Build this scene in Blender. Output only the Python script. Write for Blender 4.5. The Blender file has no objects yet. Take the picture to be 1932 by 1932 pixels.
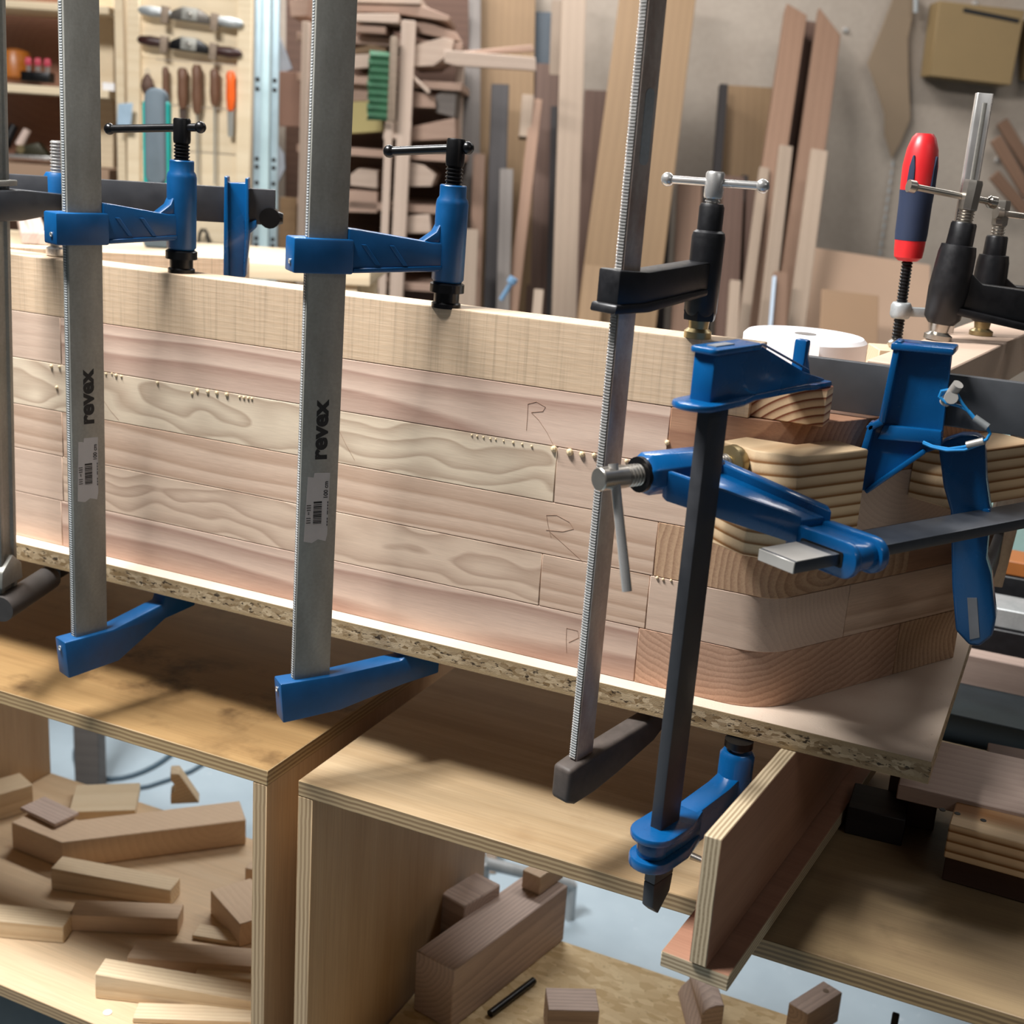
import bpy, bmesh, math, random
from mathutils import Vector, Matrix, noise
random.seed(7)
PI = math.pi
scene = bpy.context.scene
COL = scene.collection

# ------------------------------------------------------------------ camera
F_PX = 2400.0
CAM_R = Matrix(((0.9055657521642072, -0.17219641309437117, 0.38768423210740227),
                (0.41929913441086536, 0.22473983308862902, -0.8795909522645138),
                (0.06433431735530062, 0.9590831052316207, 0.2757185029512884)))
CAM_C = Vector((0.43970076, -1.09417136, 0.49784765))
cam_d = bpy.data.cameras.new('camera')
cam = bpy.data.objects.new('camera', cam_d)
COL.objects.link(cam)
cam.matrix_world = Matrix.Translation(CAM_C) @ CAM_R.to_4x4()
cam_d.sensor_width = 36.0
cam_d.lens = 36.0 * F_PX / 1932.0
cam_d.clip_start = 0.02
cam_d.dof.use_dof = True
cam_d.dof.focus_distance = 1.24
cam_d.dof.aperture_fstop = 6.5
scene.camera = cam
FWD = Vector((-.4033, .9151, 0)).normalized()      # level view direction
RGT = Vector((.9151, .4033, 0)).normalized()

# ------------------------------------------------------------------ light
world = bpy.data.worlds.new('world'); scene.world = world
world.use_nodes = True
bgn = world.node_tree.nodes['Background']
bgn.inputs['Color'].default_value = (1.0, .97, .94, 1)
bgn.inputs['Strength'].default_value = 0.045
def area(name, loc, sx, sy, power, color, target):
    d = bpy.data.lights.new(name, 'AREA'); d.shape = 'RECTANGLE'; d.size = sx; d.size_y = sy
    d.energy = power; d.color = color
    o = bpy.data.objects.new(name, d); COL.objects.link(o)
    o.location = loc
    o.rotation_euler = (Vector(target) - Vector(loc)).to_track_quat('-Z', 'Y').to_euler()
    return o
area('ceiling_tube_light', (-.85, -.50, 1.85), .95, .22, 122, (1, .99, .975), (-.75, -.3, 0))
area('ceiling_tube_light', (-1.3, 1.9, 1.95), 1.5, .30, 60, (1, .99, .975), (-1.3, 2.1, 0))
area('ceiling_tube_light', (.7, 1.8, 1.95), 1.5, .30, 21, (1, .97, .94), (.6, 2.0, 0))
area('ceiling_tube_light', (2.2, -.9, 1.85), 1.5, .30, 6, (1, .99, .975), (2.0, -.7, 0))
scene.view_settings.view_transform = 'Standard'
scene.view_settings.look = 'None'
scene.view_settings.exposure = 0.0
scene.view_settings.gamma = 1.0
scene.view_settings.use_curve_mapping = False

# ------------------------------------------------------------------ reading positions off the photograph
def ray(u, v):
    return CAM_R @ Vector(((u - 966.) / F_PX, (966. - v) / F_PX, -1.0))
def atZ(u, v, z):
    r = ray(u, v); return CAM_C + r * ((z - CAM_C.z) / r.z)
def atY(u, v, y):
    r = ray(u, v); return CAM_C + r * ((y - CAM_C.y) / r.y)
def atD(u, v, d):
    r = ray(u, v); return CAM_C + r * (d / r.dot(FWD))
def atP(u, v, p, n):
    r = ray(u, v); return CAM_C + r * ((Vector(p) - CAM_C).dot(n) / r.dot(n))

# ------------------------------------------------------------------ mesh helpers
def fr(o, x, y, z):
    m = Matrix.Identity(4)
    for i, a in enumerate((x, y, z)):
        m[0][i], m[1][i], m[2][i] = a
    m[0][3], m[1][3], m[2][3] = o
    return m
def axis_frame(o, z, xh=None):
    z = Vector(z).normalized()
    if xh is None: xh = Vector((1, 0, 0)) if abs(z.x) < .9 else Vector((0, 1, 0))
    x = Vector(xh) - z * z.dot(Vector(xh)); x.normalize()
    return fr(o, x, z.cross(x), z)
T = Matrix.Translation
class MB:
    def __init__(s): s.v = []; s.f = []
    def add(s, vs, fs, m=None):
        b = len(s.v)
        for p in vs:
            p = Vector(p)
            s.v.append(m @ p if m is not None else p)
        s.f += [tuple(b + i for i in q) for q in fs]
        return s
    def box(s, c, d, m=None):
        x, y, z = d[0] / 2, d[1] / 2, d[2] / 2
        vs = [(c[0] + a * x, c[1] + b * y, c[2] + e * z) for a in (-1, 1) for b in (-1, 1) for e in (-1, 1)]
        return s.add(vs, [(0, 1, 3, 2), (4, 6, 7, 5), (0, 4, 5, 1), (2, 3, 7, 6), (0, 2, 6, 4), (1, 5, 7, 3)], m)
    def prism(s, poly, z0, z1, m=None):
        a = sum(poly[i][0] * poly[(i + 1) % len(poly)][1] - poly[(i + 1) % len(poly)][0] * poly[i][1] for i in range(len(poly)))
        if a < 0: poly = poly[::-1]
        n = len(poly)
        vs = [(p[0], p[1], z0) for p in poly] + [(p[0], p[1], z1) for p in poly]
        fs = [tuple(range(n))[::-1], tuple(range(n, 2 * n))] + [(i, (i + 1) % n, n + (i + 1) % n, n + i) for i in range(n)]
        return s.add(vs, fs, m)
    def prismx(s, poly, x0, x1, m=None):      # poly in (y, z), extruded along x
        mm = fr((0, 0, 0), (0, 1, 0), (0, 0, 1), (1, 0, 0))
        return s.prism(poly, x0, x1, (m @ mm) if m is not None else mm)
    def lathe(s, prof, m=None, n=20):
        vs = []; fs = []
        for r, z in prof:
            vs += [(r * math.cos(2 * PI * k / n), r * math.sin(2 * PI * k / n), z) for k in range(n)]
        for i in range(len(prof) - 1):
            for k in range(n):
                k2 = (k + 1) % n
                fs.append((i * n + k, i * n + k2, (i + 1) * n + k2, (i + 1) * n + k))
        fs.append(tuple(range(n))[::-1]); fs.append(tuple((len(prof) - 1) * n + k for k in range(n)))
        return s.add(vs, fs, m)
    def cyl(s, p0, p1, r, r1=None, n=16):
        p0, p1 = Vector(p0), Vector(p1)
        L = (p1 - p0).length
        return s.lathe([(r, 0), (r if r1 is None else r1, L)], axis_frame(p0, p1 - p0), n)
    def ball(s, c, r, n=14, sq=1.0):
        return s.lathe([(max(r * math.sin(PI * k / 8), r * .02), -r * sq * math.cos(PI * k / 8)) for k in range(9)], T(Vector(c)), n)
    def tube(s, pts, r, n=8):
        pts = [Vector(p) for p in pts]; vs = []; fs = []; xh = None
        for i, p in enumerate(pts):
            d = (pts[min(i + 1, len(pts) - 1)] - pts[max(i - 1, 0)])
            m = axis_frame(p, d, xh); xh = m.to_3x3() @ Vector((1, 0, 0))
            vs += [m @ Vector((r * math.cos(2 * PI * k / n), r * math.sin(2 * PI * k / n), 0)) for k in range(n)]
        for i in range(len(pts) - 1):
            for k in range(n):
                k2 = (k + 1) % n
                fs.append((i * n + k, i * n + k2, (i + 1) * n + k2, (i + 1) * n + k))
        fs.append(tuple(range(n))[::-1]); fs.append(tuple((len(pts) - 1) * n + k for k in range(n)))
        return s.add(vs, fs)
    def thread(s, p0, p1, r, pitch, n=16):
        p0, p1 = Vector(p0), Vector(p1); L = (p1 - p0).length
        k = max(1, int(L / pitch)); prof = []
        for i in range(k):
            z = L * i / k; h = L / k
            prof += [(r * .82, z), (r, z + h * .3), (r, z + h * .55), (r * .82, z + h * .85)]
        prof.append((r * .82, L))
        return s.lathe(prof, axis_frame(p0, p1 - p0), n)
    def build(s, name, mat, parent=None, bevel=0, seg=2, smooth=True, ang=38, matrix=None):
        me = bpy.data.meshes.new(name)
        bm = bmesh.new()
        vs = [bm.verts.new(p) for p in s.v]
        for q in s.f:
            try: bm.faces.new([vs[i] for i in q])
            except ValueError: pass
        bmesh.ops.recalc_face_normals(bm, faces=bm.faces)
        if bevel > 0:
            es = [e for e in bm.edges if len(e.link_faces) == 2 and e.calc_face_angle(0) > math.radians(32)]
            bmesh.ops.bevel(bm, geom=es, offset=bevel, segments=seg, profile=.5, affect='EDGES', clamp_overlap=True)
        if smooth:
            for f_ in bm.faces: f_.smooth = True
            for e in bm.edges:
                if len(e.link_faces) == 2 and e.calc_face_angle(0) > math.radians(ang): e.smooth = False
        bm.to_mesh(me); bm.free()
        if mat is not None: me.materials.append(mat)
        o = bpy.data.objects.new(name, me); COL.objects.link(o)
        if parent is not None: o.parent = parent
        if matrix is not None: o.matrix_local = matrix
        return o
def thing(name, label, cat, m, group=None):
    o = bpy.data.objects.new(name, None); COL.objects.link(o)
    o.empty_display_size = .05
    o.matrix_world = m if isinstance(m, Matrix) else T(Vector(m))
    return tag(o, label, cat, group)
def tag(o, label, cat, group=None):
    o['label'] = label; o['category'] = cat
    if group: o['group'] = group
    return o
def struct(o):
    o['kind'] = 'structure'; return o
def arc(cx, cy, r, a0, a1, n=8):
    return [(cx + r * math.cos(math.radians(a0 + (a1 - a0) * k / n)), cy + r * math.sin(math.radians(a0 + (a1 - a0) * k / n))) for k in range(n + 1)]
def rrect(x0, y0, x1, y1, r, n=4):
    return arc(x1 - r, y1 - r, r, 0, 90, n) + arc(x0 + r, y1 - r, r, 90, 180, n) + arc(x0 + r, y0 + r, r, 180, 270, n) + arc(x1 - r, y0 + r, r, 270, 360, n)

# ------------------------------------------------------------------ materials
def lin(c):
    if isinstance(c, str):
        c = tuple(int(c[i:i + 2], 16) / 255. for i in (0, 2, 4))
    return tuple((x / 12.92 if x <= .04045 else ((x + .055) / 1.055) ** 2.4) for x in c) + (1.0,)
class NT:
    def __init__(s, name):
        s.m = bpy.data.materials.new(name); s.m.use_nodes = True
        s.t = s.m.node_tree; s.b = s.t.nodes['Principled BSDF']
    def n(s, typ, **kw):
        nd = s.t.nodes.new(typ)
        for k, v in kw.items(): setattr(nd, k, v)
        return nd
    def set(s, nd, i, v):
        if hasattr(v, 'outputs'): v = v.outputs[0]
        if isinstance(v, bpy.types.NodeSocket): s.t.links.new(v, nd.inputs[i])
        else: nd.inputs[i].default_value = v
        return nd
    def math(s, op, a, b=None, c=None, clamp=False):
        nd = s.n('ShaderNodeMath', operation=op); nd.use_clamp = clamp
        s.set(nd, 0, a)
        if b is not None: s.set(nd, 1, b)
        if c is not None: s.set(nd, 2, c)
        return nd.outputs[0]
    def vmath(s, op, a, b=None):
        nd = s.n('ShaderNodeVectorMath', operation=op)
        s.set(nd, 0, a)
        if b is not None: s.set(nd, 3 if op == 'SCALE' else 1, b)
        return nd.outputs['Value'] if op in ('LENGTH', 'DOT_PRODUCT') else nd.outputs[0]
    def noise(s, vec, scale, detail=2, rough=.5, color=False):
        nd = s.n('ShaderNodeTexNoise'); s.set(nd, 'Vector', vec); s.set(nd, 'Scale', scale)
        s.set(nd, 'Detail', detail); s.set(nd, 'Roughness', rough)
        return nd.outputs['Color'] if color else nd.outputs['Fac']
    def maprange(s, v, a, b, c=0., d=1.):
        nd = s.n('ShaderNodeMapRange'); nd.clamp = True
        for i, q in enumerate((v, a, b, c, d)): s.set(nd, i, q)
        return nd.outputs[0]
    def mix(s, f, a, b, blend='MIX'):
        nd = s.n('ShaderNodeMix', data_type='RGBA', blend_type=blend)
        s.set(nd, 0, f); s.set(nd, 6, a); s.set(nd, 7, b)
        return nd.outputs[2]
    def coord(s, k='Object'):
        return s.n('ShaderNodeTexCoord').outputs[k]
    def rnd(s): return s.n('ShaderNodeObjectInfo').outputs['Random']
    def bump(s, h, strength=.3, dist=.001):
        nd = s.n('ShaderNodeBump'); s.set(nd, 'Strength', strength); s.set(nd, 'Distance', dist); s.set(nd, 'Height', h)
        s.t.links.new(nd.outputs[0], s.b.inputs['Normal'])
    def out(s, col=None, rough=None, metal=None, spec=None, coat=None):
        for k, v in (('Base Color', col), ('Roughness', rough), ('Metallic', metal), ('Specular IOR Level', spec), ('Coat Weight', coat)):
            if v is not None: s.set(s.b, k, v)
        return s.m
MATS = {}
def plain(name, col, rough=.5, metal=0, var=.08, scale=30, spec=.5, bump=0, coat=None):
    if name in MATS: return MATS[name]
    g = NT(name); c = lin(col)
    nz = g.noise(g.coord(), scale, 3, .6)
    k = g.maprange(nz, .25, .75, 1 - var, 1 + var)
    cc = g.vmath('SCALE', c[:3], k)
    r = g.maprange(nz, .2, .8, max(rough - .08, .02), min(rough + .08, 1))
    if bump: g.bump(nz, bump, .0006)
    MATS[name] = g.out(cc, r, float(metal), spec, coat); return MATS[name]
def soft(c, k=.16):
    """a hex colour pulled a little towards its own grey"""
    v = [int(c[i:i + 2], 16) for i in (0, 2, 4)]; g = .3 * v[0] + .59 * v[1] + .11 * v[2]
    v = [x + (g - x) * k for x in v]; v[0] += 1; v[2] += 2
    return '%02x%02x%02x' % tuple(int(max(0, min(255, x))) for x in v)
def wood(name, light, dark, spacing=.004, center=(.02, -.03), warp=.006, wscale=9, contrast=.8, sharp=1.5, fiber=.12, tone=.12,
         axis='X', rough=.6, jitter=.03, lowx=.25, hue=0.04, saw=0.0, scalex=None):
    if name in MATS: return MATS[name]
    g = NT(name); light, dark = soft(light), soft(dark)
    co = g.coord()
    if axis != 'X':
        sx = g.n('ShaderNodeSeparateXYZ'); g.set(sx, 0, co); cx = g.n('ShaderNodeCombineXYZ')
        order = {'Y': (1, 2, 0), 'Z': (2, 0, 1)}[axis]
        for i, k in enumerate(order): g.t.links.new(sx.outputs[k], cx.inputs[i])
        co = cx.outputs[0]
    rnd = g.rnd()
    off = g.vmath('SCALE', (3.7, jitter * 2, jitter * 1.3), g.math('SUBTRACT', rnd, .5))
    p = g.vmath('ADD', co, off)
    big = g.vmath('SCALE', (17., 31., 11.), rnd)
    ps = g.vmath('ADD', g.vmath('MULTIPLY', p, (lowx, 1., 1.)), big)
    w1 = g.noise(ps, wscale, 2, .5, color=True)
    w = g.vmath('SCALE', g.vmath('SUBTRACT', w1, (.5, .5, .5)), warp * 2)
    q = g.vmath('ADD', p, w)
    q = g.vmath('MULTIPLY', g.vmath('SUBTRACT', q, (0., center[0], center[1])), (0., 1., 1.))
    rad = g.vmath('LENGTH', q)
    ph = g.math('FRACT', g.math('DIVIDE', rad, spacing))
    ring = g.math('POWER', ph, sharp)
    fall = g.maprange(ph, .86, 1.0, 1., 0.)
    ring = g.math('MULTIPLY', ring, fall)
    fib = g.noise(g.vmath('ADD', g.vmath('MULTIPLY', p, (12., 420., 420.)), big), 1.0, 2, .6)
    fine = g.noise(g.vmath('ADD', g.vmath('MULTIPLY', p, (60., 1300., 1300.)), big), 1.0, 1, .5)
    tn = g.noise(ps, 5, 2, .5)
    f = g.math('MULTIPLY', ring, contrast)
    f = g.math('ADD', f, g.math('MULTIPLY', g.math('SUBTRACT', fib, .5), fiber * 4), None, True)
    col = g.mix(f, lin(light), lin(dark))
    k = g.math('MULTIPLY', g.maprange(tn, .25, .75, 1 - tone, 1 + tone), g.maprange(rnd, 0., 1., 1 - hue, 1 + hue))
    k = g.math('MULTIPLY', k, g.maprange(fine, .3, .7, 1 - fiber * .5, 1 + fiber * .5))
    if saw > 0:
        s1 = g.noise(g.vmath('MULTIPLY', co, (160., 4., 4.)), 1.0, 3, .7)
        s2 = g.noise(g.vmath('MULTIPLY', co, (45., 1., 1.)), 1.0, 2, .6)
        k = g.math('MULTIPLY', k, g.maprange(s1, .32, .5, 1 - saw, 1.0))
        k = g.math('MULTIPLY', k, g.maprange(s2, .3, .42, 1 - saw * .6, 1.0))
    col = g.vmath('SCALE', col, k)
    g.bump(g.math('ADD', fine, g.math('MULTIPLY', ring, .6)), .12, .0005)
    MATS[name] = g.out(col, rough, 0., .3); return MATS[name]
def plymat(name, face, edge_l, edge_d, thick=.015, plies=7, rough=.6, stain=0.0, stain_col='3a2412', grain='X', dark='8a6a3c'):
    """face veneer on the two big faces (local Z), plies on the edges"""
    if name in MATS: return MATS[name]
    g = NT(name); face, edge_l, edge_d, dark = soft(face), soft(edge_l), soft(edge_d), soft(dark)
    co = g.coord(); nrm = g.coord('Normal')
    sn = g.n('ShaderNodeSeparateXYZ'); g.set(sn, 0, nrm); sc = g.n('ShaderNodeSeparateXYZ'); g.set(sc, 0, co)
    isface = g.math('GREATER_THAN', g.math('ABSOLUTE', sn.outputs[2]), .7)
    rnd = g.rnd(); big = g.vmath('SCALE', (17., 31., 11.), rnd)
    sx = (2., 26., 26.) if grain == 'X' else (26., 2., 26.)
    f1 = g.noise(g.vmath('ADD', g.vmath('MULTIPLY', co, sx), big), 1.0, 4, .6)
    fx = (14., 500., 500.) if grain == 'X' else (500., 14., 500.)
    f2 = g.noise(g.vmath('MULTIPLY', co, fx), 1.0, 1, .5)
    fc = g.mix(g.maprange(f1, .35, .75, 0, .75), lin(face), lin(dark))
    fc = g.vmath('SCALE', fc, g.maprange(f2, .3, .7, .93, 1.06))
    if stain > 0:
        st = g.noise(co, 9, 5, .65); st2 = g.noise(g.vmath('MULTIPLY', co, (3., 5., 5.)), 1., 2, .5)
        m = g.math('MULTIPLY', g.maprange(st, .52, .70, 0, 1), g.maprange(st2, .4, .6, 0, stain))
        fc = g.mix(m, fc, lin(stain_col))
    zz = g.math('ADD', g.math('DIVIDE', sc.outputs[2], thick), .5)
    wob = g.math('MULTIPLY', g.math('SUBTRACT', g.noise(g.vmath('MULTIPLY', co, (40., 40., 10.)), 1., 2, .5), .5), .10)
    ply = g.math('FRACT', g.math('MULTIPLY', g.math('ADD', zz, wob), plies / 2.))
    ed = g.mix(g.math('MULTIPLY', g.maprange(g.math('ABSOLUTE', g.math('SUBTRACT', ply, .5)), .2, .3, 0, 1), g.maprange(f2, .2, .8, .6, 1.)), lin(edge_l), lin(edge_d))
    col = g.mix(isface, ed, fc)
    MATS[name] = g.out(col, rough, 0., .35); return MATS[name]

M_BLUE = plain('blue_enamel', '044f86', .27, 0, .10, 25, .5, .05, .25)
M_BLUE2 = plain('worn_blue_enamel', '054b7e', .38, 0, .16, 40, .45, .15)
M_ROPE = plain('blue_wire_coating', '1d86c8', .45)
def galv(name, a, b, rough):
    g = NT(name); co = g.coord()
    n1 = g.noise(g.vmath('MULTIPLY', co, (1., 1., .35)), 22, 4, .6); n2 = g.noise(co, 300, 2, .6)
    col = g.mix(g.maprange(n1, .3, .72), lin(a), lin(b))
    col = g.vmath('SCALE', col, g.maprange(n2, .3, .7, .93, 1.06))
    g.bump(n2, .1, .0004)
    return g.out(col, g.maprange(n1, .3, .7, rough - .06, rough + .1), .35, .5)
M_GALV = galv('galvanised_steel', 'a09f98', '7e7c75', .5)
M_GALVE = galv('galvanised_edge', 'b4b7b8', '8e9293', .42)
M_OLDBAR = galv('old_spotted_steel', 'd0c9c1', '8e6c5a', .42)
M_DARKBAR = plain('black_oxide_steel', '3a3b3f', .5, .35, .12, 60, .5, .08)
M_GREYBAR = plain('grey_milled_bar', '7a7d82', .45, .15, .10, 50)
M_BARTIP = plain('bare_steel_end', 'b3afa9', .4, .3, .06)
M_BLACK = plain('black_cast_iron', '17171a', .42, .1, .25, 90, .5, .25)
M_BLACKP = plain('black_phosphate', '101012', .33, .3, .15, 40)
M_CHROME = plain('bright_steel', 'd0cecb', .25, .7, .06)
M_NICKEL = plain('nickel_steel', 'b3ada4', .3, .9, .08)
M_BRASS = plain('dull_yellow_zinc', 'a89770', .38, .8, .12)
M_INK = plain('black_print', '0b0b0c', .55)
M_PAPERL = plain('sticker_paper', 'b3aeac', .6)
M_WHITE = plain('white_paper', 'f2f2f4', .85, 0, .02)
M_GLUE = plain('dried_glue', 'e3cda6', .3)
M_RED = plain('red_plastic', 'd3262b', .38, 0, .05)
M_NAVY = plain('navy_rubber', '1d2a45', .75, 0, .06)

# ================================================================== the setting
ZF = -.96                                   # floor level
ZC = -.158                                  # bench tops
YF = -.072                                  # front line of the benches
YB = .385                                   # back line of the benches
WALL_D = 4.25
def floor_mat():
    g = NT('painted_floor'); co = g.coord()
    n1 = g.noise(co, 3, 4, .6); n2 = g.noise(co, 40, 4, .65)
    col = g.mix(g.maprange(n1, .3, .7), lin('a3b2bb'), lin('8d9ca6'))
    col = g.mix(g.maprange(n2, .66, .74, 0, .5), col, lin('c9cfd2'))
    return g.out(col, g.maprange(n1, .3, .7, .28, .42), 0., .5)
def wall_mat():
    g = NT('hardboard_wall'); co = g.coord()
    n1 = g.noise(co, 2.2, 4, .6); n2 = g.noise(co, 60, 3, .6)
    col = g.mix(g.maprange(n1, .3, .7), lin('a89d91'), lin('978b7f'))
    col = g.vmath('SCALE', col, g.maprange(n2, .3, .7, .95, 1.05))
    return g.out(col, .8, 0., .2)
struct(MB().box((0, 2.0, ZF - .05), (9, 9, .1)).build('floor', floor_mat(), smooth=False))
wp = CAM_C + FWD * (WALL_D + .05)
wm = fr((wp.x, wp.y, ZF), RGT, FWD, (0, 0, 1))
struct(MB().box((0, 0, 1.5), (7.5, .1, 3.0), wm).build('wall_back', wall_mat(), smooth=False))

# ================================================================== boards and plywood
W_BEECH = wood('sawn_beech', 'd8bb96', 'b8946a', .006, (.0, -.30), .003, 8, .35, 1.2, .16, .06, saw=.20, hue=.01)
W_ASHP = wood('ash_pinkish', 'dfc0a8', 'a67d68', .0085, (.10, -.015), .012, 6, .95, 1.2, .10, .06, hue=.03)
W_ASHP2 = wood('ash_straight', 'dbbda0', 'ad8465', .0050, (.13, .04), .007, 6, .75, 1.2, .12, .07)
W_FIG = wood('ash_figured', 'e6d0b0', 'a07c60', .0165, (-.010, .004), .052, 11, .72, 1.6, .08, .05, lowx=.55, jitter=.004)
W_FIG2 = wood('ash_figured_wavy', 'e0c4a6', 'a07a60', .0140, (-.012, .008), .050, 11, .70, 1.6, .08, .05, lowx=.5, jitter=.004)
W_END = wood('ash_end_grain', 'cfa67e', '94684a', .0068, (-.03, .05), .008, 14, .75, 1.4, .18, .08, axis='Y', lowx=1.)
W_END2 = wood('ash_end_grain_steep', 'd2a583', '9c7052', .0060, (.11, -.04), .010, 14, .7, 1.4, .16, .08, axis='Y', lowx=1.)
W_RED = wood('ash_reddish', 'b98864', '8a5a42', .006, (.10, -.02), .010, 6, .7, 1.3, .14, .10)
W_PALE = wood('ash_pale', 'd6b99e', 'b8957c', .005, (.1, .04), .005, 8, .35, 1.2, .1, .05)
W_PINE = wood('softwood_ringed', 'ebc796', '8a4220', .0074, (-.10, .05), .002, 6, 1.9, 3.0, .05, .04, axis='Y', lowx=1., jitter=.002)
W_PINE2 = wood('softwood_ringed_flat', 'ecca98', '94602c', .0105, (.0, .30), .003, 6, 1.9, 3.0, .05, .05, jitter=.002)
W_OFF = wood('offcut_ash', 'e2cba4', 'c4a272', .006, (.05, .03), .008, 7, .6, 1.4, .10, .08, hue=.10)
W_OFF2 = wood('offcut_beech', 'dfc29e', 'c49f76', .009, (.08, .05), .006, 6, .3, 1.2, .10, .08, hue=.08)
W_OFFP = wood('offcut_grey_beech', 'd3bcab', 'a1867a', .006, (.03, .03), .012, 9, .6, 1.4, .14, .10, hue=.06)
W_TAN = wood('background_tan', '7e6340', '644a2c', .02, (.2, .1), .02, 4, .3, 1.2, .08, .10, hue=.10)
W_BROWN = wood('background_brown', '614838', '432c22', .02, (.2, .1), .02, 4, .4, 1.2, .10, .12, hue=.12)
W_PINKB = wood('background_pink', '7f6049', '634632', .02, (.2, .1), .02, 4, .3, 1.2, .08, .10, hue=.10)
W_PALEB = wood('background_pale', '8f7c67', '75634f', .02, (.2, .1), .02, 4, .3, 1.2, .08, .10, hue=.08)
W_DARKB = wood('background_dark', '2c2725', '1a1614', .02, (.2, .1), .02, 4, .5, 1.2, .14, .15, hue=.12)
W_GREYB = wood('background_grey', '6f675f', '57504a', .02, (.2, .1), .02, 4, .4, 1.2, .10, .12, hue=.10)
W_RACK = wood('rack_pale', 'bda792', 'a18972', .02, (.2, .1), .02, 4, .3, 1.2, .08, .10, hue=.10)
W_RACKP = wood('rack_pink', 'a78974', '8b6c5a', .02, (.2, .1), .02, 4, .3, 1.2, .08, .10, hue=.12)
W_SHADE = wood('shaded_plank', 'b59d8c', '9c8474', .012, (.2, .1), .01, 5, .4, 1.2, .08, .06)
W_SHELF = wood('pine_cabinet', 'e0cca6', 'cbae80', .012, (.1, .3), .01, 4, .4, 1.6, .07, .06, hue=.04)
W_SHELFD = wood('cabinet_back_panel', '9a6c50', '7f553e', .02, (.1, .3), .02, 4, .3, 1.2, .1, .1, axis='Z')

P_TOPL = plymat('bench_ply_stain_and_shade', '9c7a46', 'bfa06c', '8a693e', .018, 7, .5, 1.0, '3a220c', dark='7d5a2c')  # real stains, strengthened to paint in shade under the particle board
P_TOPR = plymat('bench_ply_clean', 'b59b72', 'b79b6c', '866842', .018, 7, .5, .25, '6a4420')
P_SIDE = plymat('cabinet_ply', 'c2a074', 'c7a97c', '9a7a50', .018, 7, .5, 0, grain='Y', dark='b38d5e')
P_SHELF = plymat('shelf_ply', 'dcc096', 'bb9a68', '8a6a42', .018, 7, .5, 0, dark='cba777')
P_TEE = plymat('red_faced_ply', 'a97a5c', 'c9b48e', '8f7a58', .015, 8, .6, 0, dark='8d5f46')
P_OLD = plymat('old_bench_ply', '9b8258', '9c8050', '6b5230', .020, 8, .5, .95, '2e2013', dark='7a6242')
def pb_mat():
    g = NT('particle_board'); co = g.coord(); nrm = g.coord('Normal')
    sn = g.n('ShaderNodeSeparateXYZ'); g.set(sn, 0, nrm)
    face = g.math('GREATER_THAN', g.math('ABSOLUTE', sn.outputs[2]), .7)
    sc = g.n('ShaderNodeSeparateXYZ'); g.set(sc, 0, co)
    v = g.n('ShaderNodeTexVoronoi', feature='F1'); g.set(v, 'Vector', g.vmath('ADD', g.vmath('MULTIPLY', co, (130., 130., 300.)), g.vmath('SCALE', g.noise(co, 90, 2, .5, True), 1.6))); g.set(v, 'Scale', 1.0)
    chip = g.n('ShaderNodeSeparateColor'); g.set(chip, 0, v.outputs['Color'])
    fine = g.noise(g.vmath('MULTIPLY', co, (500., 500., 900.)), 1., 2, .6)
    cc = g.mix(chip.outputs[0], lin('c9b392'), lin('806745'))
    cf = g.mix(fine, lin('b39a76'), lin('96805e'))
    mid = g.maprange(g.math('ABSOLUTE', g.math('ADD', sc.outputs[2], .011)), .005, .0085, 1., 0.)
    ed = g.mix(mid, cf, cc)
    hole = g.math('MULTIPLY', g.math('MULTIPLY', g.maprange(g.noise(g.vmath('MULTIPLY', co, (110., 110., 260.)), 1., 3, .6), .57, .62), mid), .92)
    ed = g.mix(hole, ed, lin('2a1c10'))
    tn = g.noise(co, 14, 3, .5)
    fc = g.mix(g.maprange(tn, .3, .7), lin('e6d3c0'), lin('dcc6b2'))
    sp = g.noise(co, 160, 2, .5)
    fc = g.mix(g.maprange(sp, .70, .76, 0, .35), fc, lin('ac8f6c'))
    g.bump(g.math('SUBTRACT', fine, g.math('MULTIPLY', hole, 3.)), .4, .0008)
    return g.out(g.mix(face, ed, fc), .5, 0., .35)
pb = MB().box((-.461, .205, -.011), (1.678, .41, .022)).build('particle_board', pb_mat(), bevel=.0006, seg=1)
tag(pb, 'long particle board with chipped raw edge lying under the clamped frame', 'board')

def panel(name, mat, parent, c, lx, ly, t, kind='h', bevel=.0008):
    """a sheet with its thickness along local Z: h = lying, x = standing across X, y = standing across Y"""
    m = {'h': fr(c, (1, 0, 0), (0, 1, 0), (0, 0, 1)),
         'x': fr(c, (0, 1, 0), (0, 0, 1), (1, 0, 0)),
         'y': fr(c, (1, 0, 0), (0, 0, 1), (0, -1, 0))}[kind]
    return MB().box((0, 0, 0), (lx, ly, t)).build(name, mat, parent, bevel=bevel, seg=1, matrix=m)
DY = YB - YF; CY = (YF + YB) / 2
# left cabinet
c1 = thing('bench_cabinet', 'open plywood cabinet with brown-stained top at the left, thin offcuts on its shelf', 'cabinet', T((-.665, CY, ZF)), 'plywood bench cabinets')
def lc(x, y, z, o): return (x - o.location.x, y - o.location.y, z - o.location.z)
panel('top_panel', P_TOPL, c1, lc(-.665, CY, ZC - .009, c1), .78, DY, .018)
panel('side_panel', P_SIDE, c1, lc(-.285, CY, (ZC - .018 + ZF) / 2, c1), DY, ZC - .018 - ZF, .018, 'x')
panel('side_panel', P_SIDE, c1, lc(-1.046, CY, (ZC - .018 + ZF) / 2, c1), DY, ZC - .018 - ZF, .018, 'x')
panel('shelf', P_SHELF, c1, lc(-.665, CY + .001, -.586, c1), .742, DY - .004, .018)
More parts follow.
